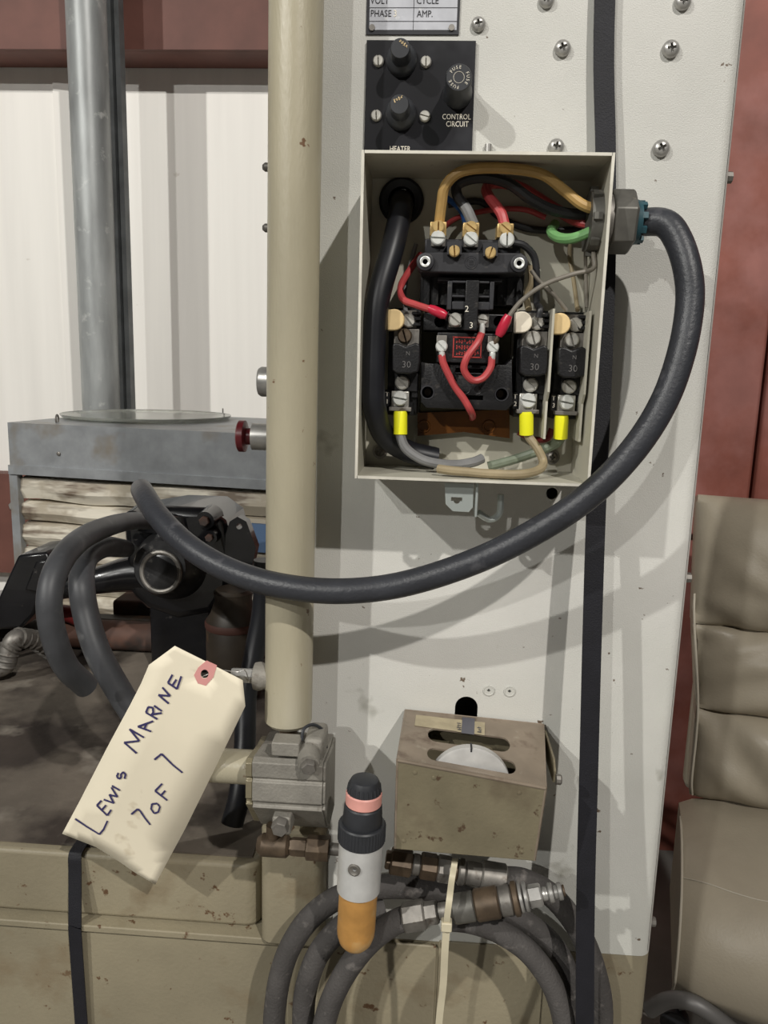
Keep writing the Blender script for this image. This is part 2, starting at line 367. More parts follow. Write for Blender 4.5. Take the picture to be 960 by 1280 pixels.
# bolts on the column's right side and knobs on its left side
for x, y, Y in ((915, 222, .02), (862, 722, .02), (823, 1152, .02)):
    p = P(x, y, Y); p.x = XR; MB().lathe(p, (1, 0, 0), [(0, .0055), (.002, .0055), (.002, .0045), (.0065, .0042)], 8).build('side_bolt', 'dull_steel', mc)
for y in (209, 285):
    p = P(333, y, .05); MB().lathe((XL, .05, p.z), (-1, 0, 0), [(0, .0035), (-p.x+XL+.001, .0035), (-p.x+XL+.003, .002)], 12).build('stud', 'dull_steel', mc)
p = P(324, 477, .05); MB().lathe((XL, .05, p.z), (-1, 0, 0), [(0, .0125), (XL-p.x-.002, .0125), (XL-p.x, .0112)], 24).build('boss', 'steel', mc)
p = P(298, 545, .05); q = P(316, 545, .05)
mb = MB().lathe((XL, .05, p.z), (-1, 0, 0), [(0, .0115), (XL-q.x, .0115)], 24); kb = mb.build('push_button', 'steel', mc)
MB().lathe((XL, .05, p.z), (-1, 0, 0), [(XL-q.x, .0072), (XL-p.x-.007, .0072), (XL-p.x-.006, .0135), (XL-p.x-.001, .0135), (XL-p.x, .012)], 24).build('button_head', 'red_plastic', kb)
# nameplate
np_ = MB(); a, b, c, d = P(459, -40, -.0012), P(575.5, -40, -.0012), P(575, 45, -.0012), P(458, 41, -.0012)
Yp = -.0012; x0, x1 = (a.x+d.x)/2, (b.x+c.x)/2; zb = (c.z+d.z)/2
npl = MB().box(x0, x1, Yp, 0, zb, zb+.075).build('nameplate', 'print', mc)
MB().box(x0+.0022, x1-.0018, Yp-.0003, Yp+.0003, zb+.0028, zb+.073).build('face', 'name_metal', npl)
zr = [P(510, 27, Yp).z, P(510, 10, Yp).z, P(510, -8, Yp).z]
mb = MB()
for z in zr: mb.box(x0+.0022, x1-.0018, Yp-.0004, Yp, z-.00025, z+.00025)
xm = P(517, 20, Yp).x; mb.box(xm-.0002, xm+.0002, Yp-.0004, Yp, zb+.0028, zb+.073); mb.build('rule_lines', 'print', npl)
for s, x, y in (('VOLT', 463, 1.5), ('CYCLE', 520.5, 1.5), ('PHASE', 463, 17.5), ('AMP.', 521, 18)):
    text(s, .0061, P(x, y, Yp)+V((0, -.0005, 0)), 'print', npl, align='LEFT', sx=.86)
text('3', .0062, P(494, 17.5, Yp)+V((0, -.0005, 0)), 'print_white', npl)
for x in (465, 564.5): pcyl(x, 34, 3.4, Yp-.0012, Yp, n=12).build('rivet', 'dull_steel', npl)

# black fuse plate
Yp = -.0025; a, b, c, d = P(458.5, 50, Yp), P(595, 51, Yp), P(590, 190, Yp), P(455, 190, Yp)
fp = MB().prism([a, b, c, d], (0, .0022, 0)).build('fuse_plate', 'black_plate', mc)
for x, y, an in ((473, 77, 1.5), (532.5, 78, 1.55), (470.5, 145, 1.5), (531, 146, .25)): screw('slot', x, y, 6.3, Yp, 'nickel', fp, ang=an, h=.6)
for x, y, tt in ((502, 76, 'FUSE'), (501, 143, 'FUSE')):
    p = P(x, y, Yp); MB().lathe(p, (0, -1, 0), [(0, .0112), (.004, .0110), (.006, .0098), (.008, .0072), (.021, .0068), (.022, .0062)], 24).build('fuse_knob', 'black_plastic', fp)
    an_ = -.75 if y < 100 else .45; worn(V((p.x+(.0022 if y < 100 else -.001), Yp-.0222, p.z+.003)), (math.cos(an_), 0, math.sin(an_)), (-math.sin(an_), 0, math.cos(an_)), .0072, .0026, 'print_gold', fp, 4)
p = P(572, 117, Yp); mb = MB().lathe(p, (0, -1, 0), [(0, .0105), (.003, .0105), (.010, .0092), (.030, .0090), (.031, .0084)], 24); fh = mb.build('fuse_cap', 'black_plastic', fp)
pf = V((p.x, Yp-.0312, p.z))
MB().torus(pf, (0, 1, 0), .0036, .00016, 24, 4).build('cap_ring', 'print_white', fp)
for k in range(3):
    a0 = math.radians(115-120*k)
    for j, ch in enumerate('FUSE'):
        q = a0-(j-1.5)*.36; text(ch, .0029, pf+V((.0062*math.cos(q), -.0001, .0062*math.sin(q))), 'print_white', fp, rot=q-math.pi/2)
text('CONTROL', .0052, P(570.5, 146.5, Yp)+V((0, -.0003, 0)), 'print_white', fp, sx=.82)
text('CIRCUIT', .0052, P(571.5, 155.5, Yp)+V((0, -.0003, 0)), 'print_white', fp, sx=.82)
text('HEATER', .0052, P(500, 186.5, Yp)+V((0, -.0003, 0)), 'print_white', fp, sx=.82)

# ================================================================== POST
YP = -.034; pt, pb_ = P(370, 40, YP), P(360.5, 903, YP); px_ = (pt.x+pb_.x)/2
tp = thing('tubular_post', (px_, YP, pb_.z), 'olive gold painted tubular post standing in front of the grey column', 'post')
MB().lathe(pb_, pt-pb_, [(0, .0160), (.003, .0186), (.9, .0186)], 40).build('tube', 'post', tp)
MB().lathe((pb_.x, YP, pb_.z-.024), (0, 0, 1), [(0, .0072), (.0255, .0072)], 20).build('neck', 'old_brass', tp)
p = P(320, 845, YP); ln = px_-p.x
MB().lathe((px_, YP, p.z), (-1, 0, 0), [(.015, .0085), (ln-.003, .0115), (ln+.001, .0105)], 24).build('collar', 'cast', tp)
q = P(290, 836, YP); MB().lathe((p.x, YP, p.z), (-1, 0, 0), [(0, .0062), (p.x-q.x, .0058)], 6).build('stub', 'steel', tp)

# ================================================================== ELECTRICAL ENCLOSURE
BX0, BX1, BZ0, BZ1, BYF = -.0532, .1082, 1.1757, 1.3898, -.070
en = thing('electrical_enclosure', ((BX0+BX1)/2, 0, BZ0), 'open cream steel electrical enclosure with its cover removed, on the grey column', 'electrical box')
t = .0014
mb = MB()
for args in ((BX0, BX0+t, BYF, -.003, BZ0, BZ1), (BX1-t, BX1, BYF, -.003, BZ0, BZ1), (BX0+t, BX1-t, BYF, -.003, BZ1-t, BZ1), (BX0+t, BX1-t, BYF, -.003, BZ0, BZ0+t)):
    mb.box(*args)
mb.build('shell', 'boxpaint', en)
carve(MB().box(BX0, BX1, -.003, -.0002, BZ0, BZ1).build('back_wall', 'boxpaint', en), MB().cyl((gr_.x, -.02, gr_.z), (gr_.x, .02, gr_.z), .0112, None, 24))
mb = MB()
for args in ((BX0-.0002, BX0+t+.0003, BYF-.0006, BYF+.0006, BZ0-.0002, BZ1+.0002), (BX1-t-.0003, BX1+.0002, BYF-.0006, BYF+.0006, BZ0-.0002, BZ1+.0002), (BX0+t, BX1-t, BYF-.0006, BYF+.0006, BZ1-t-.0003, BZ1+.0002), (BX0+t, BX1-t, BYF-.0006, BYF+.0006, BZ0-.0002, BZ0+t+.0003)): mb.box(*args)
mb.build('rim', 'rim', en)
for x, y, k in ((475, 564, 6.5), (690, 571, 6.5)):
    screw('cross', x, y, k, -.004, 'dull_steel', en)
    pcyl(x, y, 9.5, -.0042, -.003, n=20).build('washer', 'dull_steel', en)
c = P(502, 252, -.003)
MB().lathe((c.x, -.003, c.z), (0, -1, 0), [(0, .0112), (0, .0165), (.003, .0165), (.005, .0145), (.004, .0098), (-.004, .0098), (-.004, .0112), (0, .0112)], 28, cap=False).build('grommet', 'rubber_black', en)
# keyed latch tab under the enclosure
Yt = -.060
o = ppoly([(556, 604), (592, 605), (591, 634), (586, 640), (566, 639), (557, 630)], Yt, Yt+.0015).build('keyhole_tab', 'flare', en)
carve(o, ccut(571, 626, 4, Yt, Yt-.005, Yt+.006), pbox(564, 623, 578, 628, Yt-.005, Yt+.006))
p = P(594, 625, Yt); MB().box(p.x, p.x+.0018, Yt-.002, Yt+.024, P(594, 646, Yt).z, BZ0-.0002).build('tab_rib', 'flare', en, bevel=.0005)
MB().tube(pts([(598, 641, -.040), (612, 649, -.036), (624, 642, -.034), (626, 618, -.034)]), .0026, 8).build('hook', 'flare', en)

# cable gland through the right wall
gc = P(768, 277, -.042); gz, gy = gc.z, -.040
gl_ = MB().lathe((BX1, gy, gz), (1, 0, 0), [(-.009, .0150), (-.009, .0195), (-.0035, .0205), (-.0015, .0205)], 28).build('locknut', 'gland', en)
for k in range(8):
    q = k*math.pi/4; MB().box(-.0085, -.003, -.0022, .0022, .0185, .0225, Matrix.Translation((BX1, gy, gz)) @ Matrix.Rotation(q, 4, 'X')).build('lug', 'gland', gl_)
MB().lathe((BX1, gy, gz), (1, 0, 0), [(0, .0195), (.004, .0195), (.0045, .0180), (.0055, .0180)], 28).build('gland_neck', 'dull_steel', en)
MB().lathe((BX1+.0055, gy, gz), (1, .0, 0), [(0, .0195), (.001, .0212), (.014, .0212), (.016, .0195)], 6).build('gland_nut', 'gland', en, bevel=.0008)
mb = MB().lathe((BX1+.0215, gy, gz), (1, 0, 0), [(0, .0150), (.004, .0140), (.0045, .0105)], 24)
for k in range(9):
    q = k*2*math.pi/9; mb.box(.021, .0285, -.0020, .0020, .0108, .0140, Matrix.Translation((BX1, gy, gz)) @ Matrix.Rotation(q, 4, 'X'))
mb.build('gland_seal', 'teal', en)

# ================================================================== MOTOR STARTER
c = P(590, 512, -.005)
ms = thing('motor_starter', (c.x, -.005, c.z), 'black three pole motor starter with brass terminals inside the open enclosure', 'contactor')
pbox(528, 300, 640, 520, -.008, -.0032).build('mounting_plate', 'olive', ms, bevel=.0008)
ppoly([(522, 545), (522, 516), (636, 512), (637, 520), (637, 548), (580, 540)], -.011, -.0085).build('insulating_sheet', 'varnish', ms)
mb = MB()
for x, y in ((530, 533), (611, 533)): c = P(x, y, -.011); mb = MB().torus(c, (0, 1, 0), .0042, .0010, 20, 6); mb.build('washer', 'varnish', ms)
pbox(531, 299, 651, 318, -.044, -.008).build('terminal_deck', 'bakelite_grey', ms, bevel=.001)
ppoly([(524, 320), (531, 315), (652, 316), (659, 322), (657, 341), (600, 342), (525, 340)], -.055, -.010).build('top_cover', 'bakelite_grey', ms, bevel=.001)
for x, y in ((531.5, 327), (649, 329)):
    o = pcyl(x, y, 10.5, -.0585, -.03).build('corner_post', 'bakelite_grey', ms, bevel=.0008)
    c = P(x, y, -.0585); MB().lathe(c, (0, -1, 0), [(0, .0036), (.0008, .0036), (.0010, .0030), (.0004, .0018), (-.0150, .0017), (-.0150, .0030), (0, .0036)], 24, cap=False).build('eyelet', 'zinc', o)
    carve(o, ccut(x, y, 3.0, -.0585, -.08, -.042, 14))
c = P(589, 328, -.055); mb = MB().torus(c, (0, 1, 0), .0042, .00035, 24, 6); mb.torus(c, (0, 1, 0), .0030, .0003, 20, 6); mb.build('emblem', 'bakelite_grey', ms)
mb = MB()
for dz_ in (-.0012, 0, .0012): mb.box(c.x-.0015, c.x+.0015, c.y-.0004, c.y, c.z+dz_-.0002, c.z+dz_+.0002)
mb.build('emblem_bars', 'bakelite_grey', ms)
for x, y, an in ((568, 314, 1.45), (613, 316, 1.9)):
    mb = MB(); ppoly([(x-9, y-12), (x+9, y-13), (x+9, y+4), (x+7, y+4), (x+6, y-6), (x-6, y-6), (x-7, y+4), (x-9, y+4)], -.060, -.044, mb)
    mb.build('screw_guard', 'bakelite_grey', ms); screw('slot', x, y, 7, -.058, 'brass', ms, ang=an, h=.5)
    pcyl(x, y, 5.5, -.0585, -.045, n=14).build('screw_shank', 'brass', ms)
for x, y, a1, a2 in ((548, 286, 1.55, .03), (589, 287, .6, .65), (632, 288, .65, 1.55)):
    o = pbox(x-10.5, y-9, x+10, y+9, -.049, -.032).build('terminal', 'brass', ms, bevel=.0006)
    screw('slot', x, y-2, 7.6, -.0495, 'brass', o, ang=a1, h=.4)
    pbox(x-9, y+7, x+9, y+22, -.046, -.040).build('terminal_tab', 'dull_steel', o, bevel=.0003)
    screw('slot', x-.5+(2 if x > 600 else 0), y+12, 8.8, -.0495, 'zinc', o, ang=a2, h=.5)
    pcyl(x-.5, y+12, 4, -.0495, -.045, n=12).build('shank', 'zinc', o)
pbox(525, 340, 655, 382, -.028, -.008).build('arc_chamber', 'bakelite', ms, bevel=.0008)
for x in (530, 541, 552, 622, 634, 646): pbox(x, 344, x+7, 381, -.031, -.027).build('arc_rib', 'bakelite', ms)
pbox(547, 347, 628, 352, -.046, -.028).build('ledge', 'bakelite_grey', ms, bevel=.0005)
mb = MB()
for r_ in ((559, 351, 565, 387), (612, 352, 617.5, 387), (565, 351, 612, 354), (565, 369, 612, 372), (565, 377, 612, 387)): pbox(*r_, -.051, -.03, mb)
mb.build('coil_frame', 'bakelite_grey', ms, bevel=.0005)
pbox(581, 350, 598, 413, -.0535, -.03).build('centre_strip', 'bakelite', ms, bevel=.0006)
for x0_, x1_ in ((565, 581), (598, 612)):
    pbox(x0_, 354, x1_, 369, -.044, -.03).build('window_insert', 'bakelite', ms); pbox(x0_+2, 372, x1_-1, 377, -.047, -.03).build('window_insert', 'bakelite', ms)
tbase = pbox(529, 392, 641, 414, -.036, -.008).build('terminal_base', 'bakelite', ms, bevel=.0008)
pbox(559, 387, 611, 413, -.044, -.034).build('terminal_block', 'bakelite', ms, bevel=.0006)
for x, y, r, m_, an in ((569, 400, 8.5, 'nickel', .7), (603, 400, 6.8, 'nickel', .15)):
    pbox(x-8, y-8, x+8, y+9, -.0455, -.043).build('clamp_plate', 'dull_steel', ms); screw('slot', x, y, r, -.0455, m_, ms, ang=an, h=.7)
carve(tbase, *[ccut(x, 402, 7, -.036, -.05, -.016) for x in (550, 624)])
text('2', .0058, P(583.5, 386.5, -.0535)+V((0, -.0003, 0)), 'print_white', ms)
text('3', .0058, P(589, 407, -.0535)+V((0, -.0003, 0)), 'print_white', ms)
pbox(546, 416, 624, 454, -.045, -.008).build('coil_cover', 'bakelite', ms, bevel=.0008)
mb = MB(); Yl = -.0455
for r_ in ((566, 421, 602, 422.6), (566, 445.6, 602, 447.2), (566, 421, 567.5, 447), (600.6, 421, 602, 447)): pbox(*r_, Yl, -.0445, mb)
lb = pbox(566, 421, 602, 447, -.0452, -.0445).build('coil_label', 'bakelite', ms); mb.build('label_border', 'print_red', lb)
for k in range(3): worn(P(584, 427+k*7.3, -.0452)+V((0, -.0001, 0)), (1, 0, 0), (0, 0, 1), .0165, .0030, 'print_red', lb, 9)
for x, y, an in ((552, 433, .75), (616, 434, .7)):
    pbox(x-6.5, y-14, x+6.5, y+6, -.0475, -.045).build('coil_tab', 'dull_steel', ms, bevel=.0004); screw('slot', x, y, 7.4, -.0475, 'zinc', ms, ang=an, h=.6)
lho = ppoly([(526, 452), (535, 454), (632, 456), (640, 448), (641, 505), (634, 513), (533, 510), (526, 503)], -.041, -.008).build('lower_housing', 'bakelite', ms, bevel=.001)
for x, y in ((534.5, 490.5), (627, 493)):
    c = P(x, y, -.041); MB().torus(c, (0, 1, 0), .0046, .0006, 20, 6).build('screw_well', 'bakelite_grey', ms)
    carve(lho, ccut(x, y, 7.3, -.041, -.06, -.022, 18)); ccut(x, y, 4.5, -.041, -.029, -.021, 12).build('deep_screw', 'old_brass', ms)
carve(lho, pbox(570, 460, 606, 466, -.06, -.030), pbox(576, 495, 606, 501, -.06, -.030))
pbox(569, 466, 604, 467.3, -.0425, -.04).build('mould_line', 'bakelite_grey', ms)
for k in range(2): c = P(582+k*15, 487, -.041); MB().torus(c, (0, 1, 0), .003, .0004, 16, 5).build('mould_mark', 'bakelite_grey', ms)
pcyl(668, 372, 3, -.02, -.008, n=10)

# overload heaters
def overload(dx, dy, label, mark, cream, caps, plate):
    def X(x): return x+dx
    def Yy(y): return y+dy
    c = P(X(665), Yy(525), -.004)
    r = thing('overload_heater', (c.x, -.004, c.z), label, 'overload relay', 'overload heaters beside the starter')
    def bx(n, x0, y0, x1, y1, f, b, m, bev=.0006, par=None): return pbox(X(x0), Yy(y0), X(x1), Yy(y1), f, b).build(n, m, par or r, bevel=bev)
    bx('base', 645, 388, 683, 522, -.030, -.0035, 'bakelite')
    bx('side_rail', 676, 396, 684, 500, -.034, -.029, 'bakelite', .0004)
    bx('contact', 655, 391, 681, 413, -.036, -.030, 'dull_steel', .0004)
    for k in range(3): bx('rib', 675, 392+k*7, 686, 396+k*7, -.040, -.030, 'bakelite', .0003)
    screw('slot', X(671), Yy(404), 8.5, -.037, 'nickel', r, ang=.9, h=.5)
    # cream half-round cam
    q = [(644.5, 390)]+[(653+12.5*math.sin(a), 402.5-13.5*math.cos(a)) for a in [i*math.pi/10 for i in range(0, 11)]]+[(644, 416)]
    ppoly([(X(x), Yy(y)) for x, y in q], -.046, -.035).build('cam', cream, r, bevel=.0008)
    bx('strip', 652, 414, 684, 440, -.038, -.030, 'dull_steel', .0004)
    screw('slot', X(666), Yy(423), 9, -.0385, caps, r, ang=1.25, h=.6)
    q = [(650, 434), (654, 431), (660, 432.5), (667, 436), (674, 433.5), (680, 431), (685, 434), (685, 455), (683, 468), (672, 470.5), (656, 470), (650, 466)]
    cp = ppoly([(X(x), Yy(y)) for x, y in q], -.050, -.030).build('heater_cap', 'bakelite', r, bevel=.0012, seg=3)
    text('30', .0066, P(X(668), Yy(459), -.050)+V((0, -.0003, 0)), 'print_grey', cp); text('N', .0040, P(X(670), Yy(445), -.050)+V((0, -.0003, 0)), 'print_grey', cp)
    screw('slot', X(663), Yy(481), 9, -.036, 'nickel', r, ang=.75, h=.6); bx('strip', 653, 468, 682, 492, -.036, -.030, 'bakelite', .0004)
    lg = bx('lug', 649, 492, 671, 516, -.037, -.030, 'nickel', .0006); screw('slot', X(660), Yy(501), 9.5, -.0375, 'zinc', lg, ang=.15, h=.6)
    bx('lug_foot', 646, 512, 674, 517, -.041, -.030, 'dull_steel', .0004)
    text('T', .0046, P(X(644), Yy(496), -.034)+V((0, -.0003, 0)), 'print_white', r); text(mark, .0046, P(X(644), Yy(505), -.034)+V((0, -.0003, 0)), 'print_white', r)
    bx('marker', 641, 490, 648, 511, -.034, -.02, 'bakelite', .0003)
    if plate:
        xw = min(P(X(687), 440, -.05).x, BX1-.0052); zt = P(690, Yy(386), -.05).z; zm = P(690, Yy(490), -.05).z; zm2 = P(690, Yy(502), -.05).z; zb_ = P(690, Yy(549), -.045).z
        MB().prism([V((xw, -.052, zt)), V((xw, -.052, zm)), V((xw, -.046, zm2)), V((xw, -.046, zb_)), V((xw, -.020, zb_)), V((xw, -.004, zb_+.01)), V((xw, -.004, zt))], (.0016, 0, 0)).build('barrier_plate', 'boxpaint', r)
    return r
overload(-160, -3, 'black overload heater with orange cream cam under the grommet cable', '1', 'cream', 'old_brass', False)
overload(0, 0, 'black overload heater with white cam between two barrier plates', '2', 'offwhite', 'nickel', True)
overload(48, 2, 'black overload heater with orange cream cam beside the enclosure wall', '3', 'cream', 'nickel', True)

# ------------------------------------------------------------------ wires inside the enclosure
G = 'wires inside the enclosure'
wire('wire', 'thick yellow wire arching from the first brass terminal to the gland', [(549, 280, -.042), (552, 255, -.046), (557, 232, -.050), (578, 214, -.053), (622, 210, -.053), (675, 217, -.050), (705, 238, -.046), (728, 256, -.047), (754, 264, -.047)], 6.3, 'w_yellow', G)
wire('wire', 'thick black wire with grey end arching from the middle brass terminal', [(592, 281, -.040), (584, 262, -.040), (572, 245, -.040), (573, 230, -.040), (600, 222, -.040), (635, 229, -.040), (665, 250, -.038), (700, 265, -.033), (754, 271, -.030)], 6.2, 'w_black', G)
mb = MB().tube(pts([(592, 281, -.041), (584, 263, -.041), (577, 253, -.038)]), 6.6*sc(-.041), 10); tag(mb.build('heat_shrink', 'w_grey', None), 'grey sleeve on the wire at the middle brass terminal', 'sleeve')
wire('wire', 'thick red wire looping from the third brass terminal', [(631, 282, -.040), (626, 266, -.038), (612, 247, -.032), (608, 236, -.026), (618, 229, -.020), (650, 234, -.015), (690, 258, -.016), (720, 276, -.026), (754, 283, -.035)], 6.2, 'w_red', G)
wire('wire', 'green earth wire hanging out of the gland locknut', [(754, 280, -.048), (737, 290, -.046), (715, 298, -.042), (698, 297, -.034), (689, 289, -.024), (694, 280, -.016)], 6, 'w_green', G)
wire('wire', 'short blue wire behind the middle brass terminal', [(583, 284, -.034), (579, 268, -.028), (571, 257, -.020), (556, 246, -.014)], 3.6, 'w_blue', G)
wire('wire', 'thin red wire running behind the brass terminals', [(546, 296, -.02), (562, 278, -.014), (585, 268, -.011), (620, 262, -.011), (655, 262, -.011), (682, 272, -.012)], 3.2, 'w_red', G)
wire('wire', 'thin black wire curling behind the yellow wire', [(560, 256, -.006), (600, 252, -.006), (625, 272, -.006), (660, 286, -.006), (700, 288, -.006), (732, 286, -.013)], 4, 'w_black', G)
rw1 = wire('wire', 'red wire with crimp terminal feeding the left coil screw', [(526, 318, -.012), (512, 338, -.020), (501, 358, -.034), (504, 374, -.042), (520, 381, -.046), (545, 389, -.049)], 4.2, 'w_red', G)
def cr_(par, a, b, r, m):
    A, B = P(*a), P(*b)
    if m == 'ferrule': return MB().lathe(A, B-A, [(0, r*.9), ((B-A).length*.12, r), ((B-A).length, r)], 14).build('ferrule', m, par)
    MB().lathe(A, B-A, [(0, r*.75), ((B-A).length*.25, r), ((B-A).length*.8, r), ((B-A).length, r*.7)], 14).build('crimp', m, par)
cr_(rw1, (536, 385, -.048), (558, 395, -.050), .0034, 'crimp')
gw = wire('wire', 'thin grey wire with red crimp sweeping from the gland to the coil', [(743, 304, -.036), (742, 320, -.046), (741, 336, -.050), (715, 343, -.053), (680, 356, -.054), (652, 376, -.053), (634, 398, -.052)], 2.8, 'w_thin', G)
cr_(gw, (636, 394, -.052), (623, 420, -.050), .0036, 'crimp'); cr_(gw, (623, 420, -.050), (617, 432, -.0485), .0018, 'old_brass')
wire('wire', 'thin brown wire dropping from the gland to the last overload', [(713, 303, -.006), (712, 320, -.008), (717, 350, -.016), (722, 388, -.034)], 2.6, 'w_tan', G)
wire('wire', 'thin grey wire crossing down to the last overload', [(664, 338, -.045), (674, 351, -.046), (692, 368, -.046), (708, 388, -.042)], 2.4, 'w_thin', G)
wire('wire', 'thin grey wire hugging the right enclosure wall', [(732, 310, -.032), (732, 330, -.026), (733, 370, -.026), (733, 384, -.026)], 2.2, 'w_thin', G)
wire('wire', 'black wire bending down beside the starter to the middle overload', [(641, 303, -.0485), (655, 307, -.046), (668, 322, -.042), (671, 350, -.040), (671, 378, -.036), (675, 386, -.044), (673, 397, -.0445)], 4.2, 'w_black', G)
wire('wire', 'thin grey wire reaching the top of the left overload', [(520, 305, -.010), (509, 345, -.012), (505, 372, -.024), (508, 392, -.036)], 2.6, 'w_grey', G)
wire('wire', 'pale wire passing behind the middle overload', [(663, 332, -.022), (664, 352, -.022), (658, 370, -.022), (661, 387, -.031)], 4, 'w_tan', G)
r2 = wire('wire', 'red wire hanging down from the left coil screw', [(552, 443, -.0475), (555, 456, -.0475), (568, 482, -.0465), (580, 499, -.0460), (588, 513, -.044), (591, 520, -.030), (590, 522, -.013)], 4.4, 'w_red', G)
cr_(r2, (552, 436, -.0485), (553, 451, -.0475), .0021, 'zinc')
r3 = wire('wire', 'red jumper wire looping between the two coil screws', [(602, 416, -.046), (597, 428, -.052), (584, 446, -.056), (580, 462, -.055), (590, 475, -.053), (603, 473, -.051), (613, 460, -.049), (615, 446, -.048)], 4.4, 'w_red', G)
cr_(r3, (603, 404, -.0475), (602, 419, -.047), .0021, 'zinc'); cr_(r3, (616, 438, -.0485), (615, 452, -.0485), .0021, 'zinc')
wg = wire('wire', 'grey wire with yellow ferrule leaving the left overload', [(500, 530, -.039), (501, 546, -.041), (509, 562, -.042), (532, 576, -.042), (565, 581, -.038), (590, 578, -.034), (603, 573, -.030)], 6.2, 'w_grey', G)
cr_(wg, (500.5, 514, -.039), (500.5, 543, -.040), 8.6*sc(-.037), 'ferrule')
wt = wire('wire', 'tan wire with yellow ferrule curving along the enclosure floor', [(658, 530, -.036), (660, 544, -.036), (672, 561, -.038), (679, 578, -.040), (672, 588, -.051), (648, 593, -.062), (610, 592, -.062), (585, 590, -.060), (562, 588, -.058), (548, 586, -.054)], 5.6, 'w_tan', G)
cr_(wt, (658, 514, -.038), (658, 543, -.036), 8.6*sc(-.037), 'ferrule')
wr = wire('wire', 'grey green wire with yellow ferrule leaving the last overload', [(702, 534, -.036), (700, 549, -.034), (686, 559, -.028), (650, 572, -.022), (626, 579, -.024), (610, 583, -.024)], 6, 'w_greygreen', G)
cr_(wr, (702, 519, -.038), (700.5, 548, -.036), 8.6*sc(-.037), 'ferrule')
wire('wire', 'dark red wire tucked behind the lower ends of the overloads', [(648, 540, -.013), (666, 549, -.013), (684, 548, -.013), (690, 536, -.013)], 4, 'w_darkred', G)
wire('motor_cable', 'black cable entering by the grommet and curving down inside the enclosure', [(502, 252, .030), (502, 252, .0), (502, 256, -.014), (499, 274, -.026), (490, 312, -.038), (473, 372, -.047), (467.5, 430, -.0485), (466.5, 480, -.049), (469, 513, -.047), (481, 545, -.033), (510, 564, -.022), (545, 573, -.017)], 14, 'rubber_black', cat='cable', n=20, Yr=-.03)

# ================================================================== POWER CABLE
q = [P(*t_) for t_ in ((830, 279, -.047), (848, 301, -.053), (860, 340, -.060), (862, 382, -.064), (852, 440, -.070), (830, 502, -.075), (792, 562, -.080), (738, 618, -.082), (670, 664, -.080), (590, 703, -.078), (500, 731, -.076), (420, 739, -.076), (345, 731, -.070), (285, 712, -.056), (236, 683, -.040), (200, 648, -.015), (180, 618, .020), (178, 613, .075), (189, 634, .14), (207, 660, .22), (226, 677, .31), (238, 688, .392))]
q = [V((BX1+.010, gy, gz)), V((BX1+.024, gy, gz))]+q
tag(MB().tube(q, .0092, 24, 8).build('power_cable', 'rubber', None, origin=q[0]), 'heavy grey black power cable sweeping from the gland across the post', 'cable')
q = pts([(198, 652, .402), (184, 652, .345), (166, 651, .26), (135, 658, .14), (100, 675, .05), (74, 705, .0), (62, 745, -.02), (66, 790, -.02), (82, 832, -.01), (108, 858, .01)])
tag(MB().tube(q, .0103, 20, 8).build('loose_cable', 'rubber_dusty', None, origin=q[0]), 'black rubber cable arching over the iron coupling, its cut end hanging free', 'cable')
q = pts([(157, 686, .395), (150, 685, .31), (129, 684, .20), (107, 698, .11), (102, 727, .07), (107, 766, .06), (122, 815, .05), (150, 866, .05), (175, 905, .05)])
tag(MB().tube(q, .0118, 20, 8).build('loose_cable', 'rubber_dusty', None, origin=q[0]), 'black rubber cable bending down behind the paper tag', 'cable')

# ================================================================== STRAPS
def ribbon(name, L, wd, th, m, label, side=V((1, 0, 0))):
    q = pts(L) if len(L[0]) == 3 and not isinstance(L[0], V) else L
    e = [q[0]*2-q[1]]+q+[q[-1]*2-q[-2]]; C_ = []
    for i in range(1, len(e)-2):
        for j in range(6):
            t_ = j/6; a_, b_, c_, d_ = e[i-1:i+3]; C_.append(.5*((2*b_)+(c_-a_)*t_+(2*a_-5*b_+4*c_-d_)*t_*t_+(-a_+3*b_-3*c_+d_)*t_**3))
    C_.append(q[-1]); vs = []; n = len(C_)
    for i, p_ in enumerate(C_):
        t_ = (C_[min(i+1, n-1)]-C_[max(i-1, 0)]).normalized(); sd = (side-t_*side.dot(t_)).normalized(); nn = t_.cross(sd)
        for a_, b_ in ((-1, -1), (1, -1), (1, 1), (-1, 1)): vs.append(p_+sd*a_*wd/2+nn*b_*th/2)
    fs = [(i*4+k, i*4+(k+1) % 4, (i+1)*4+(k+1) % 4, (i+1)*4+k) for i in range(n-1) for k in range(4)]+[(3, 2, 1, 0), tuple((n-1)*4+k for k in range(4))]
    return tag(MB().add(vs, fs).build(name, m, None, origin=q[-1]), label, 'strap')
xt_ = P(756, 0, -.006).x
ribbon('hold_down_strap', [V((xt_-.004, .12, 1.8515)), V((xt_-.004, .012, 1.8515)), V((xt_-.004, -.004, 1.845)), V((xt_-.003, -.006, 1.70))]+pts([(756, 0, -.006), (757, 190, -.008), (757, 330, -.012), (752, 480, -.020), (745, 640, -.032), (740, 800, -.040), (736, 960, -.046), (732, 1120, -.056), (731, 1280, -.062), (731, 1420, -.064)]), .0142, .0012, 'strap', 'black webbing strap hanging down the grey column behind the power cable')
zt_ = .8162; xs_ = P(95, 1085, .006).x
ribbon('hold_down_strap', [V((xs_-.010, .40, zt_)), V((xs_-.006, .2, zt_)), V((xs_-.001, .05, zt_)), V((xs_, .012, zt_)), V((xs_, .0050, zt_-.004)), V((xs_+.0005, .0030, .800)), V((xs_+.0015, -.0020, .770)), V((xs_+.002, -.0052, .7505)), V((xs_+.002, -.0055, .74)), V((xs_+.003, -.0045, .65)), V((xs_+.005, -.003, .5))], .0118, .0012, 'strap', 'black webbing strap over the edge of the tan machine bed')

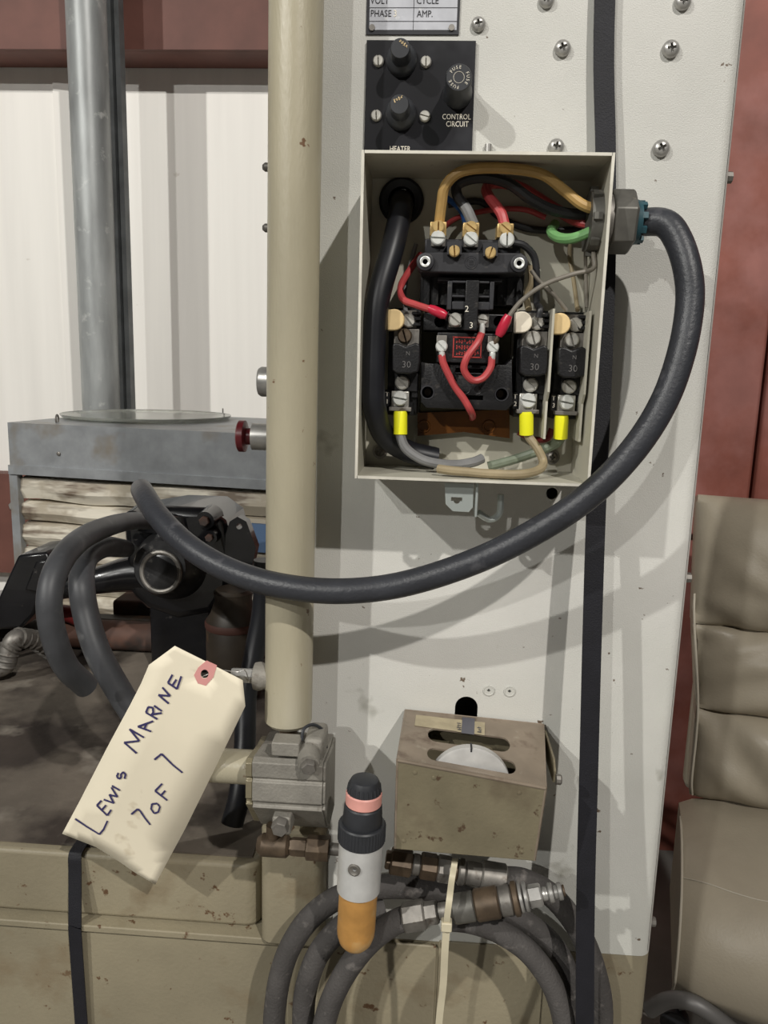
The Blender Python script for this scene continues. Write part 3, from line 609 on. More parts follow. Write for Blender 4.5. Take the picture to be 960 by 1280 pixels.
# ================================================================== VALVE BLOCK
YV = -.075
vp = P(360, 1035, -.05); vb = thing('control_valve', (vp.x, -.04, vp.z), 'grey cast metal control valve block under the olive post', 'valve')
x0, x1 = P(315, 980, YV).x, P(403, 985, YV).x
def zz(y, Y=YV): return P(362, y, Y).z
prof = [(-.030, zz(927, -.030)), (-.070, zz(948, -.070)), (YV, zz(956)), (YV, zz(974)), (YV+.002, zz(976)), (YV+.002, zz(978)), (YV, zz(980)), (YV-.001, zz(1003)), (YV+.002, zz(1006)), (YV+.002, zz(1010)), (YV, zz(1012)), (YV+.010, zz(1028)), (YV+.030, zz(1032, -.045)), (-.012, zz(1032, -.045)), (-.012, zz(927, -.030))]
MB().prism([V((x0, y, z)) for y, z in prof], (x1-x0, 0, 0)).build('body', 'cast', vb, bevel=.0012)
zc = sum(z for y, z in prof)/len(prof); yc = sum(y for y, z in prof)/len(prof)
MB().prism([V((x0-.0055, yc+(y-yc)*.86, zc+(z-zc)*.92)) for y, z in prof], (.0052, 0, 0)).build('end_flange', 'gold_box', vb, bevel=.0006)
MB().prism([V((x1, yc+(y-yc)*.93, zc+(z-zc)*.95)) for y, z in prof], (.0022, 0, 0)).build('end_plate', 'cast', vb, bevel=.0006)
hp = P(285, 972, -.04); MB().cyl((x0-.005, -.038, zc+.001), (x0-.075, -.038, zc+.001), .0135, None, 28).build('side_pipe', 'post', vb)
o = pbox(339, 929, 374, 946, -.074, -.058).build('top_tab', 'cast', vb, bevel=.001)
MB().torus(P(356, 938, -.0732), (0, 1, 0), .0023, .0005, 18, 6).build('ring', 'cast', o)
p = P(386, 956, -.080); a = V((.15, -.9, -.12)).normalized()
mb = MB().lathe(p-a*.016, a, [(0, .0085), (.013, .0085), (.016, .0078)], 20); o = mb.build('bolt_boss', 'cast', vb); MB().lathe(p, a, [(0, .0058), (.005, .0058), (.006, .0050)], 6).build('bolt', 'dull_steel', o)
pbox(379, 924, 404, 955, -.066, -.035).build('boss_block', 'cast', vb, bevel=.004, seg=3)
p = P(350, 1034, -.082); mb = pbox(340, 1022, 363, 1044, -.078, -.055); o = mb.build('bolt_lug', 'cast', vb, bevel=.0015); MB().lathe(p+V((0, .005, 0)), V((0, -1, -.1)), [(0, .0066), (.007, .0066), (.008, .0058)], 6).build('bolt', 'dull_steel', o)
MB().tube(pts([(377, 926, -.064), (380, 911, -.060), (392, 906, -.052), (404, 914, -.046), (408, 935, -.040)]), .0013, 8).build('bail_wire', 'black_plastic', vb)
zf = P(362, 1053, -.05).z
xa, xb, xc, xd = P(322, 1053, -.055).x, P(362, 1053, -.055).x, P(383, 1053, -.055).x, P(412, 1053, -.055).x
MB().lathe((xa, -.055, zf), (1, 0, 0), [(0, .006), (.004, .009), (xb-xa-.002, .009), (xb-xa, .007)], 12).build('elbow', 'old_brass', vb)
MB().lathe((xb, -.055, zf), (1, 0, 0), [(0, .0062), (.003, .0072), (xc-xb, .0072)], 6).build('nipple', 'old_brass', vb)
MB().lathe((xc, -.055, zf), (1, 0, 0), [(0, .0085), (.001, .0098), (xd-xc, .0098)], 6).build('union_nut', 'old_brass', vb, bevel=.0005)
MB().cyl((xd, -.055, zf), (xd+.012, -.055, zf), .0048, None, 14).build('stub', 'dull_steel', vb)
MB().cyl(((xa+xb)/2, -.055, zf+.004), ((xa+xb)/2, -.055, zf+.018), .0058, None, 14).build('stem', 'old_brass', vb)

# ================================================================== LUBRICATOR
YL = -.092
b0, t0 = P(444, 1180, YL), P(456, 975, YL); axis = (t0-b0); axis.y = 0
Lb = axis.length; axis.normalize(); lu = thing('air_lubricator', b0, 'small air lubricator with amber bowl and black ribbed knob', 'lubricator')
def at(py): return (P(450, py, YL)-b0).dot(axis)
k = sc(YL)
def h(py, r=0): return at(py)+r*.0          # height along the axis seen at pixel row py
rb = 27*k
zb0, zb1 = 0.0, at(1106); zs1 = at(1049); zr1 = at(1027); zk0 = at(1004); zk1 = at(990); ztop = at(972)
MB().lathe(b0, axis, [(-.004, .0006), (-.0032, rb*.35), (-.001, rb*.62), (.003, rb*.85), (.009, rb*.98), (.014, rb), (zb1+.004, rb)], 32).build('bowl', 'amber', lu)
lu_body = MB().lathe(b0, axis, [(zb1-.004, rb*1.02), (zb1-.003, rb*1.12), (zs1, rb*1.14)], 36).build('body', 'alum', lu)
mb = MB().lathe(b0, axis, [(zs1-.001, rb*1.12), (zs1, rb*1.2), (zr1-.001, rb*1.2), (zr1, rb*1.14)], 36)
uu = axis.orthogonal().normalized(); vv_ = axis.cross(uu)
for i in range(44):
    q_ = 2*math.pi*i/44; e = uu*math.cos(q_)+vv_*math.sin(q_); mb.tube([b0+axis*(zs1+.0006)+e*rb*1.2, b0+axis*(zr1-.0012)+e*rb*1.2], .0005, 4, smooth=False)
mb.build('collar_ring', 'black_plastic', lu)
MB().lathe(b0, axis, [(zr1, rb*1.0), (zr1+.001, rb*1.02), (zk0-.001, rb*.96), (zk0, rb*.9)], 32).build('neck', 'black_plastic', lu)
MB().lathe(b0, axis, [(zk0, rb*.86), (zk0+.001, rb*.92), (zk1, rb*.92), (zk1+.001, rb*.86)], 32).build('lock_ring', 'pink_ring', lu)
mb = MB().lathe(b0, axis, [(zk1, rb*.82), (zk1+.001, rb*.86), (ztop-.004, rb*.80), (ztop-.001, rb*.70), (ztop, rb*.55)], 32)
for i in range(24):
    q_ = 2*math.pi*i/24; e = uu*math.cos(q_)+vv_*math.sin(q_); mb.tube([b0+axis*(zk1+.0014)+e*rb*.86, b0+axis*(ztop-.0045)+e*rb*.80], .0007, 4, smooth=False)
mb.build('knob', 'black_plastic', lu)
p = P(441, 1080, YL-rb*1.14); fc = b0+axis*at(1080)
d_ = V((-.18, -1, 0)).normalized(); s0 = fc+d_*rb*1.10+axis*.0062
lu_screw = MB().lathe(s0, d_, [(0, .0046), (.0012, .0046), (.0016, .0036), (.0008, .0022), (.0006, .0002)], 20).build('screw', 'dull_steel', lu); sock = MB().lathe(s0-d_*.004, d_, [(0, .0016), (.010, .0016)], 6); carve(lu_screw, sock); carve(lu_body, MB().lathe(s0-d_*.004, d_, [(0, .0016), (.010, .0016)], 6))

# ================================================================== GAGE HOUSING
YG, YB = -.088, -.003
fTL, fTR, fBR, fBL = P(497, 950, YG), P(682, 985, YG), P(668, 1075, YG), P(494, 1060, YG)
bTL, bTR = P(507, 888, YB), P(679, 906, YB)
bBL, bBR = V((bTL.x, YB, fBL.z+.004)), V((bTR.x, YB, fBR.z+.004))
gh = thing('gage_housing', (bTL+bTR+bBL+bBR)/4, 'tan metal gage housing with slotted top and worn edges', 'housing')
def sheet(name, quad, m, th=.0014, holes=()):
    o0 = WL[gh]; bm = bmesh.new()
    def bil(u, v): a_, b_, c_, d_ = quad; return (a_*(1-u)+b_*u)*(1-v)+(d_*(1-u)+c_*u)*v
    n_ = ((quad[1]-quad[0]).cross(quad[3]-quad[0])).normalized()
    loops = [[(0, 0), (1, 0), (1, 1), (0, 1)]]+list(holes); E_ = []
    for lp in loops:
        vs = [bm.verts.new(bil(u, v)-o0) for u, v in lp]
        for i in range(len(vs)): E_.append(bm.edges.new((vs[i], vs[(i+1) % len(vs)])))
    bmesh.ops.triangle_fill(bm, edges=E_, use_beauty=True, use_dissolve=False)
    me = bpy.data.meshes.new(name); bm.to_mesh(me); bm.free(); me.materials.append(M[m]); o = bpy.data.objects.new(name, me); COL.objects.link(o); o.parent = gh; WL[o] = o0+V()
    sl = o.modifiers.new('thickness', 'SOLIDIFY'); sl.thickness = th; sl.offset = 0; return o
def stadium(u0, v0, u1, v1, ru, rv, n=8):
    L_ = []
    for i in range(n+1): a_ = math.pi/2+math.pi*i/n; L_.append((u0+ru*math.cos(a_), v0-rv*math.sin(a_)))
    for i in range(n+1): a_ = -math.pi/2+math.pi*i/n; L_.append((u1+ru*math.cos(a_), v1-rv*math.sin(a_)))
    return L_
topq = (bTL, bTR, fTR, fTL)
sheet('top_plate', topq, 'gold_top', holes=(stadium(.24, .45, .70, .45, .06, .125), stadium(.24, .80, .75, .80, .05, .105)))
sheet('back_plate', (bTL+V((0, -.012, -.002)), bTR+V((0, -.012, -.002)), bBR+V((0, -.012, 0)), bBL+V((0, -.012, 0))), 'gold_box')
sheet('front_plate', (fTL, fTR, fBR, fBL), 'gold_box')
sheet('side_plate', (bTL, fTL, fBL, bBL), 'gold_box'); sheet('side_plate', (fTR, bTR, bBR, fBR), 'gold_box'); sheet('bottom_plate', (fBL, fBR, bBR, bBL), 'gold_box')
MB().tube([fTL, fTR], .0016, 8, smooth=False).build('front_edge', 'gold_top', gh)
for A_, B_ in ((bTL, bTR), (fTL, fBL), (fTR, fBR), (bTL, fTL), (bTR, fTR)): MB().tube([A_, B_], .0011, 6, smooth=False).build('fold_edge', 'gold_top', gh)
ear = MB().prism([V((bTR.x+.001, y, z)) for y, z in ((-.004, bTR.z-.004), (-.052, fTR.z+.004), (-.060, fTR.z-.002), (-.058, fTR.z-.012), (-.004, fTR.z-.014))], (.0015, 0, 0)).build('ear', 'gold_box', gh)
p = P(687, 978, -.075); MB().lathe((bTR.x+.001, -.070, p.z), (1, 0, 0), [(0, .004), (.003, .004), (.004, .003)], 10).build('pivot_screw', 'dull_steel', gh)
def onTop(u, v): return (bTL*(1-u)+bTR*u)*(1-v)+(fTL*(1-u)+fTR*u)*v
tn = ((bTR-bTL).cross(fTL-bTL)).normalized(); tn = tn if tn.z > 0 else -tn
def sticker(n, u0, u1, v0, v1, m, lift): 
    return MB().prism([onTop(u0, v0)+tn*lift, onTop(u1, v0)+tn*lift, onTop(u1, v1)+tn*lift, onTop(u0, v1)+tn*lift], tn*.0002).build(n, m, gh)
sticker('faded_label', .08, .40, .10, .33, 'sticker', .0009); st = sticker('paper_label', .38, .58, .10, .34, 'sticker', .0010); sticker('dark_tape', .415, .505, .05, .36, 'sticker_blue', .0013)
for u_ in (.395, .54): worn(onTop(u_, .22)+tn*.0013, (bTL-fTL), (bTL-bTR), .018, .0036, 'print_grey', st, 5)
dc = onTop(.49, .815); dr = .030
mb = MB().lathe(V((dc.x, dc.y-.003, dc.z-dr+.0125)), (0, 1, .0), [(0, dr-.002), (.0008, dr), (.0065, dr), (.0073, dr-.002)], 56); o = mb.build('dial', 'dial', gh)
MB().box(dc.x-.0006, dc.x+.0006, dc.y-.0032, dc.y+.0045, dc.z+.0095, dc.z+.0129).build('dial_mark', 'print', o)
for u_, v_ in ((.12, .10), (.25, .12), (.83, .12), (.90, .9), (.06, .9)):
    c = fTL*(1-u_)*(1-v_)+fTR*u_*(1-v_)+fBR*u_*v_+fBL*(1-u_)*v_; MB().lathe(c, (0, -1, 0), [(0, .0018), (.0011, .0016), (.0014, .0008)], 10).build('spot_weld', 'gold_box', gh)

# ================================================================== HOSES
HR = .0094
hA = [(622, 1098, -.046), (655, 1101, -.040), (690, 1120, -.030), (722, 1160, -.026), (744, 1215, -.028), (752, 1280, -.032), (735, 1400, -.04), (640, 1500, -.045), (500, 1510, -.045), (395, 1430, -.045), (348, 1310, -.045), (345, 1250, -.045), (360, 1190, -.045), (392, 1143, -.042), (440, 1115, -.036), (500, 1108, -.030), (560, 1116, -.026), (610, 1132, -.024), (660, 1155, -.024), (700, 1195, -.024), (716, 1260, -.028), (705, 1360, -.035), (620, 1440, -.045), (510, 1450, -.05), (425, 1390, -.052), (385, 1310, -.052), (380, 1255, -.052), (390, 1210, -.052), (408, 1178, -.050), (440, 1150, -.045), (480, 1138, -.036)]
q = pts(hA); ho = thing('air_hose', q[0], 'coiled grey rubber air hose with the upper row of brass couplings', 'hose')
MB().tube(q, HR, 18, 6).build('tube', 'rubber_hose', ho)
def row(par, A, B, segs):                                # couplings turned along a line from A to B: (t0, t1, r, sides, material, name)
    A, B = P(*A), P(*B); d = B-A; L_ = d.length; d.normalize()
    for t0_, t1_, r, n, m_, nm in segs:
        ln_ = (t1_-t0_)*L_; ch = min(.0012, ln_*.2)
        MB().lathe(A+d*t0_*L_, d, [(0, r*.88), (ch, r), (ln_-ch, r), (ln_, r*.88)], n).build(nm, m_, par)
row(ho, (482, 1074, -.052), (632, 1099, -.050), [(.0, .05, .0072, 6, 'old_brass', 'adapter'), (.04, .22, .0105, 6, 'old_brass', 'hex_nut'), (.22, .29, .0080, 16, 'dull_steel', 'thread'), (.29, .43, .0102, 6, 'old_brass', 'hex_nut'), (.43, .55, .0104, 6, 'dull_steel', 'hex_nut'), (.55, .60, .0075, 16, 'old_brass', 'neck'), (.60, .66, .0102, 16, 'dull_steel', 'collar'), (.66, .80, .0090, 18, 'dull_steel', 'sleeve'), (.79, 1.0, .0115, 18, 'dull_steel', 'ferrule')])
hB = [(512, 1146, -.072), (490, 1155, -.072), (458, 1181, -.072), (428, 1222, -.072), (408, 1270, -.072), (400, 1330, -.076), (420, 1420, -.080), (510, 1490, -.080), (620, 1470, -.074), (690, 1390, -.062), (706, 1300, -.052), (694, 1240, -.048), (664, 1193, -.047), (625, 1165, -.048), (590, 1152, -.050), (560, 1148, -.050)]
q = pts(hB); hb = thing('air_hose', q[0], 'coiled grey rubber air hose with the lower steel quick coupler and bare nipple', 'hose')
MB().tube(q, HR*.97, 18, 6).build('tube', 'rubber_hose', hb)
row(hb, (504, 1147, -.074), (706, 1113, -.074), [(.0, .14, .0110, 6, 'dull_steel', 'hex_nut'), (.13, .22, .0085, 6, 'dull_steel', 'hex_nut'), (.22, .33, .0062, 14, 'dull_steel', 'neck'), (.31, .45, .0110, 16, 'gland', 'union_nut'), (.45, .60, .0118, 24, 'old_brass', 'sleeve'), (.60, .68, .0110, 24, 'dull_steel', 'sleeve_ring'), (.68, .72, .0125, 24, 'old_brass', 'collar'), (.72, .745, .0110, 20, 'steel', 'spring_ring'), (.75, .775, .0108, 20, 'steel', 'spring_ring'), (.775, .86, .0082, 6, 'steel', 'hex_nipple'), (.86, .90, .0050, 14, 'steel', 'stem'), (.90, .93, .0072, 16, 'steel', 'barb'), (.93, .96, .0050, 14, 'steel', 'stem'), (.955, .985, .0064, 16, 'steel', 'barb'), (.985, 1.0, .0042, 14, 'old_brass', 'tip')])

# zip tie
tie = thing('cable_tie', P(558, 1160, -.088), 'cream nylon cable tie holding the hose couplings together', 'cable tie')
def strip(name, L_, wd, th, par):
    o = ribbon(name, L_, wd, th, 'tie', 'x'); del o['label']; del o['category']
    loc = WL[o]; o.parent = par; o.location = loc-WL[par]; return o
strip('loop', [(570, 1076, -.040), (569, 1074, -.058), (568, 1080, -.068), (565, 1098, -.072), (562, 1122, -.090), (559, 1145, -.092), (558, 1160, -.088)], .0046, .0013, tie)
strip('tail', [(558, 1160, -.089), (556, 1190, -.086), (554, 1230, -.080), (549, 1275, -.074), (546, 1330, -.07)], .0054, .0013, tie)
pbox(551.5, 1155, 565, 1166, -.0925, -.085).build('head', 'tie', tie, bevel=.0008)

# ================================================================== PAPER TAG
e1, e2, e3 = P(256, 842, -.062), P(133, 1078, -.034), P(250, 995, -.046)
tn_ = (e2-e1).cross(e3-e1).normalized(); tn_ = tn_ if tn_.y < 0 else -tn_
def T(x, y, lift=0.): return PP(x, y, e1, tn_)+tn_*lift
tg = thing('shipping_tag', T(190, 960), 'cream paper shipping tag with blue handwriting wired to the olive post', 'tag')
outl = [(218, 808), (262, 830), (303, 851), (307, 882), (268, 962), (232, 1035), (192, 1110), (165, 1094), (145, 1080), (118, 1063), (75, 1046), (100, 1000), (139, 926), (165, 878), (178, 852), (187, 830)]
n = len(outl); cen = T(195, 955)
def curl(p):                                             # the paper bows slightly forward at its lower end
    dd = (p-e1).dot((e2-e1).normalized()); sd = (p-cen).dot(tn_.cross(e2-e1).normalized()); return p+tn_*(.004*math.sin(dd*22)+.05*sd*sd*8*max(0, dd))
def inside(x, y):
    c_ = False; j = n-1
    for i in range(n):
        xi, yi = outl[i]; xj, yj = outl[j]
        if (yi > y) != (yj > y) and x < (xj-xi)*(y-yi)/(yj-yi)+xi: c_ = not c_
        j = i
    return c_
bm = bmesh.new(); E_ = []; ring = []
for i in range(n):
    a_, b_ = outl[i], outl[(i+1) % n]; m_ = max(1, int(math.hypot(a_[0]-b_[0], a_[1]-b_[1])/16))
    for j in range(m_): ring.append((a_[0]+(b_[0]-a_[0])*j/m_, a_[1]+(b_[1]-a_[1])*j/m_))
hole = [(256+5*math.cos(t_*math.pi/7), 842+5.4*math.sin(t_*math.pi/7)) for t_ in range(14)]
for lp in (ring, hole):
    vs = [bm.verts.new(T(*q_)-WL[tg]) for q_ in lp]
    for i in range(len(vs)): E_.append(bm.edges.new((vs[i], vs[(i+1) % len(vs)])))
bmesh.ops.triangle_fill(bm, edges=E_, use_beauty=True)
bmesh.ops.subdivide_edges(bm, edges=bm.edges[:], cuts=2, use_grid_fill=True)
for v_ in bm.verts: v_.co = curl(v_.co+WL[tg])-WL[tg]
me = bpy.data.meshes.new('card'); bm.to_mesh(me); bm.free(); me.materials.append(M['tag']); o = bpy.data.objects.new('card', me); COL.objects.link(o); o.parent = tg; WL[o] = WL[tg]+V()
for p_ in me.polygons: p_.use_smooth = True
sl = o.modifiers.new('thickness', 'SOLIDIFY'); sl.thickness = .0005; sl.offset = 0
# reinforcing patch with its hole
def patch(L_, hole_, name, m_, lift):
    bm = bmesh.new(); E_ = []
    for lp in (L_, hole_):
        vs = [bm.verts.new(curl(T(*q_))+tn_*lift-WL[tg]) for q_ in lp]
        for i in range(len(vs)): E_.append(bm.edges.new((vs[i], vs[(i+1) % len(vs)])))
    bmesh.ops.triangle_fill(bm, edges=E_, use_beauty=True)
    me = bpy.data.meshes.new(name); bm.to_mesh(me); bm.free(); me.materials.append(M[m_]); o = bpy.data.objects.new(name, me); COL.objects.link(o); o.parent = tg; WL[o] = WL[tg]+V()
    s_ = o.modifiers.new('thickness', 'SOLIDIFY'); s_.thickness = .0002; s_.offset = 0
patch([(258, 826), (271, 832), (267, 846), (258, 856), (248, 853), (243, 843), (248, 834)], hole, 'hole_patch', 'pink', .0005)
def ZX(q_): return (60+q_[0]/2.667, 780+q_[1]/2.667)
strokes = [[(86, 655), (125, 682), (167, 708), (182, 690), (196, 660)],
 [(162, 606), (196, 641)], [(162, 606), (178, 588)], [(178, 622), (193, 604)], [(196, 641), (210, 620)],
 [(186, 584), (220, 596), (206, 566), (233, 573), (214, 540)], [(216, 534), (243, 550)],
 [(240, 488), (234, 500), (240, 509), (248, 504), (249, 492), (256, 484), (264, 492), (260, 508)],
 [(303, 419), (262, 383), (312, 377), (280, 338), (328, 366)],
 [(352, 346), (308, 330), (358, 312)], [(328, 338), (336, 322)],
 [(372, 306), (334, 284), (341, 266), (356, 268), (358, 284), (350, 294)], [(354, 290), (386, 286)],
 [(360, 262), (386, 280)], [(408, 256), (374, 228), (412, 232), (386, 204)],
 [(404, 190), (434, 210)], [(404, 190), (418, 164)], [(418, 200), (431, 180)], [(434, 210), (447, 170)],
 [(278, 634), (300, 614), (308, 620), (324, 646), (341, 669)],
 [(368, 592), (350, 594), (346, 612), (356, 628), (370, 622), (376, 604), (368, 592)],
 [(362, 548), (402, 580)], [(362, 548), (386, 522)], [(382, 562), (396, 546)],
 [(362, 440), (386, 420), (396, 430), (424, 458), (455, 483)]]
split = []
for st_ in strokes:
    cur_ = [st_[0]]
    for i in range(1, len(st_)):
        cur_.append(st_[i])
        if i < len(st_)-1:
            v1, v2 = V((*st_[i], 0))-V((*st_[i-1], 0)), V((*st_[i+1], 0))-V((*st_[i], 0))
            if v1.angle(v2) > 1.0: split.append(cur_); cur_ = [st_[i]]
    split.append(cur_)
for st_ in split:
    q_ = [curl(T(*ZX(s_)))+tn_*.0009 for s_ in st_]; vs = []; m_ = len(q_)
    for i, p_ in enumerate(q_):
        d0 = (q_[min(i+1, m_-1)]-q_[max(i-1, 0)]).normalized(); sd = d0.cross(tn_).normalized(); ww = .00074*(1.15-.3*i/m_)
        vs += [p_-sd*ww, p_+sd*ww, p_+sd*ww+tn_*.00012, p_-sd*ww+tn_*.00012]
    fs = [(i*4+k_, i*4+(k_+1) % 4, (i+1)*4+(k_+1) % 4, (i+1)*4+k_) for i in range(m_-1) for k_ in range(4)]+[(3, 2, 1, 0), tuple((m_-1)*4+k_ for k_ in range(4))]
    MB().add(vs, fs).build('pen_stroke', 'ink', tg)
MB().tube([curl(T(250, 850))-tn_*.004, curl(T(257, 843))+tn_*.0015, P(275, 838, -.055), P(296, 840, -.049), P(306, 838, -.047), P(311, 850, -.040)], .0004, 6).build('tie_wire', 'steel', tg)

# ================================================================== BACKGROUND LEFT: heater cabinet, pipes, coupling
hl, hr = P(13, 590, .86), P(345, 608, .78); hz = (hl.z+hr.z)/2
ex = (hr-hl); ex.z = 0; hw = ex.length; ex.normalize(); ey = V((-ex.y, ex.x, 0))
hw += .05
hc = thing('heater_cabinet', V((hl.x, hl.y, .82))+ex*hw/2+ey*.12, 'galvanized sheet metal cabinet with dirty white louvres behind the coupling', 'cabinet')
HM = Matrix(((ex.x, ey.x, 0, hl.x), (ex.y, ey.y, 0, hl.y), (0, 0, 1, 0), (0, 0, 0, 1)))
zl0 = P(13, 592, .86).z; zl1 = P(13, 528, .86).z; hd = .42
lid = MB(); lid.box(0, hw, 0, hd, zl1-.002, zl1, HM); lid.box(0, hw, 0, .002, zl0+.018, zl1-.002, HM); lid.box(0, hw, -.006, .004, zl0, zl0+.018, HM); lid.box(0, .002, .004, hd, zl0, zl1-.002, HM); lid.box(hw-.002, hw, .004, hd, zl0, zl1-.002, HM)
lid.build('lid', 'galv_sheet', hc)
MB().box(-.002, .016, -.002, .014, .60, zl0-.001, HM).build('corner_post', 'galv_sheet', hc)
MB().box(.02, hw, .06, hd-.01, .60, zl0-.001, HM).build('core', 'galv_sheet', hc)
zz_ = zl0-.004; i = 0
while zz_ > .66:
    hgt = .048 if i % 2 == 0 else .040; mb = MB(); NN = 20; vs = []
    for j in range(NN+1):
        x = .016+(hw-.018)*j/NN; wv = .004*noise.noise(V((x*9, i*3.1, 0)))
        for y_, z_ in ((.030, zz_), (.008+wv, zz_-.006+wv), (.004+wv, zz_-hgt*.6+wv), (.014, zz_-hgt+wv*1.5), (.05, zz_-hgt*.9)): vs.append(HM @ V((x, y_, z_)))
    fs = [(j*5+k_, (j+1)*5+k_, (j+1)*5+k_+1, j*5+k_+1) for j in range(NN) for k_ in range(4)]
    mb.add(vs, fs); mb.build('louvre', 'white_louvre', hc); zz_ -= hgt+.002; i += 1
p = P(322, 670, .78); MB().box(hw-.10, hw-.05, -.006, .002, P(320, 690, .78).z, P(320, 655, .78).z, HM).build('blue_label', 'blue_label', hc)
for x in (.11,): MB().lathe(HM @ V((x, -.0, zl0+.045)), -ey, [(0, .004), (.002, .004), (.003, .002)], 10).build('screw', 'dull_steel', hc)
for x, y in ((.27, .412), (.44, .385), (.48, .36)): MB().cyl(HM @ V((x, y, zl1)), HM @ V((x, y, zl1+.02)), .0016, None, 8).build('stud', 'dull_steel', hc)
MB().torus(HM @ V((.075, .05, zl1+.006)), (1, .2, 0), .009, .0018, 16, 6).build('ring', 'dull_steel', hc)
gpz = PZ(185, 523, zl1); gcn = HM @ V((.255, .135, 0))
rg = .150
gcn = V((PZ(185, 523, zl1).x, PZ(185, 523, zl1).y, zl1+.0005))
dep = (gcn-CAM).dot(R @ V((0, 0, 1))); rg = 102/F*dep
tag(MB().lathe(gcn, (0, 0, 1), [(0, rg*.5), (.0005, rg*.9), (.004, rg*.985), (.008, rg), (.0095, rg), (.0085, rg*.985), (.0045, rg*.9), (.003, rg*.5)], 64).build('glass_plate', 'glass', None, origin=gcn), 'round clear glass plate lying on the galvanized cabinet lid', 'plate')
# galvanized pole and slotted channel
YQ = 1.35; a_, b_ = P(108, 0, YQ), P(126, 510, YQ); xp = (a_.x+b_.x)/2
tag(MB().lathe((xp, YQ, 0), (0, 0, 1), [(0, 23*sc(YQ)), (2.9, 23*sc(YQ))], 28).build('galvanized_pole', 'galv', None, origin=(xp, YQ, 0)), 'stained galvanized steel pole standing before the white wall', 'pole')
sx_ = P(138, 250, YQ).x
sc_t = thing('slotted_channel', (sx_, YQ+.065, 0), 'thin dark slotted steel channel beside the galvanized pole', 'channel')
MB().box(sx_-.016, sx_-.004, YQ+.05, YQ+.08, 0, 2.9).build('web', 'galv_dark', sc_t); MB().box(sx_+.004, sx_+.016, YQ+.05, YQ+.08, 0, 2.9).build('flange', 'galv_dark', sc_t)
mb = MB(); mb.box(sx_-.004, sx_-.002, YQ+.065, YQ+.08, 0, 2.9); mb.box(sx_+.002, sx_+.004, YQ+.065, YQ+.08, 0, 2.9); mb.box(sx_-.002, sx_+.002, YQ+.065, YQ+.08, 0, .95)
for i in range(36):
    z = .95+i*.032
    mb.box(sx_-.002, sx_+.002, YQ+.065, YQ+.08, z+.018, z+.032)
mb.box(sx_-.002, sx_+.002, YQ+.065, YQ+.08, .95+36*.032, 2.9); mb.build('back_strip', 'galv_dark', sc_t)

# rusty pipe on the bed
YR_ = .50; zp = .8152+.0234
a_ = P(0, 800, YR_); rp = thing('rusty_pipe', (-.45, YR_, .8152), 'rusty dark horizontal pipe lying across the back of the machine bed', 'pipe')
MB().cyl((-.92, YR_, zp), (-.13, YR_, zp), .0225, None, 24).build('tube', 'rust', rp)
for x in (-.62, -.36, -.22): MB().lathe((x, YR_, zp), (1, 0, 0), [(0, .0226), (.004, .0235), (.03, .0235), (.034, .0226)], 24).build('coupling', 'dull_steel', rp)
q = pts([(-20, 838, .355), (6, 832, .36), (12, 810, .365), (22, 797, .372), (44, 800, .405), (64, 813, .455)])
mb = MB().tube(q, .0125, 14, 8)
for i in range(16):
    t_ = i/15*(len(q)-1); j = min(int(t_), len(q)-2); c_ = q[j].lerp(q[j+1], t_-j); mb.torus(c_, q[j+1]-q[j], .0125, .0022, 14, 5)
tag(mb.build('flexible_conduit', 'dull_steel', None), 'short ribbed metal flexible conduit curling over the rusty pipe', 'conduit')
tag(MB().tube(pts([(74, 766, .49), (88, 768, .49), (104, 776, .49), (120, 786, .492)]), .013, 14).build('red_hose', 'w_darkred', None), 'dark red rubber hose end behind the loose cables', 'hose')
tag(MB().tube(pts([(330, 700, .14), (328, 760, .14), (318, 815, .13), (308, 870, .11), (306, 930, .08), (300, 990, .055), (290, 1030, .045)]), .0105, 16).build('black_hose', 'rubber_black', None), 'black hose running down just behind the olive post', 'hose')
c_ = P(292, 765, .36); cz = thing('oil_canister', V((c_.x, .36, .8152)), 'dark brown oily canister standing under the iron coupling', 'canister')
MB().lathe((c_.x, .36, .8152), (0, 0, 1), [(0, .034), (.004, .036), (c_.z-.8152-.01, .036), (c_.z-.8152, .030), (c_.z-.8152+.018, .024), (c_.z-.8152+.028, .026), (c_.z-.8152+.032, .022)], 24).build('body', 'oily', cz)
MB().lathe((c_.x, .36, c_.z-.02), (0, 0, 1), [(0, .0365), (.002, .0375), (.008, .0375), (.010, .0365)], 24).build('band', 'red_dark', cz)

# black iron coupling
YC = .42; k = sc(YC)
ic = thing('iron_coupling', V((P(215, 700, YC).x, .48, .8152)), 'glossy black iron universal coupling with a round cap behind the cables', 'coupling')
ppoly([(152, 655), (168, 640), (205, 634), (258, 636), (280, 652), (291, 690), (288, 735), (266, 768), (222, 776), (182, 762), (160, 742), (156, 700)], YC, YC+.12).build('housing', 'black_iron', ic, bevel=.012, seg=3)
A_, B_ = P(200, 716, YC+.03), P(30, 742, YC+.02)
MB().tube([A_, P(160, 718, YC+.02), P(110, 728, YC+.01), B_], [32*k, 24*k, 17*k, 16*k], 20).build('arm', 'black_iron', ic)
c_ = P(204, 714, YC-.035); dr_ = V((-.05, -1, .12))
o = MB().lathe(c_+V((0, .05, 0)), dr_, [(0, 50*k), (.03, 44*k), (.05, 37*k), (.056, 34*k)], 32).build('boss', 'worn_iron', ic)
cc = c_+dr_.normalized()*.008
MB().torus(cc, dr_, 25*k, 3.2*k, 32, 8).build('cap_ring', 'dull_steel', o); MB().lathe(cc-dr_.normalized()*.004, dr_, [(0, 23*k), (.004, 23*k), (.006, 19*k)], 28).build('cap', 'worn_iron', o)
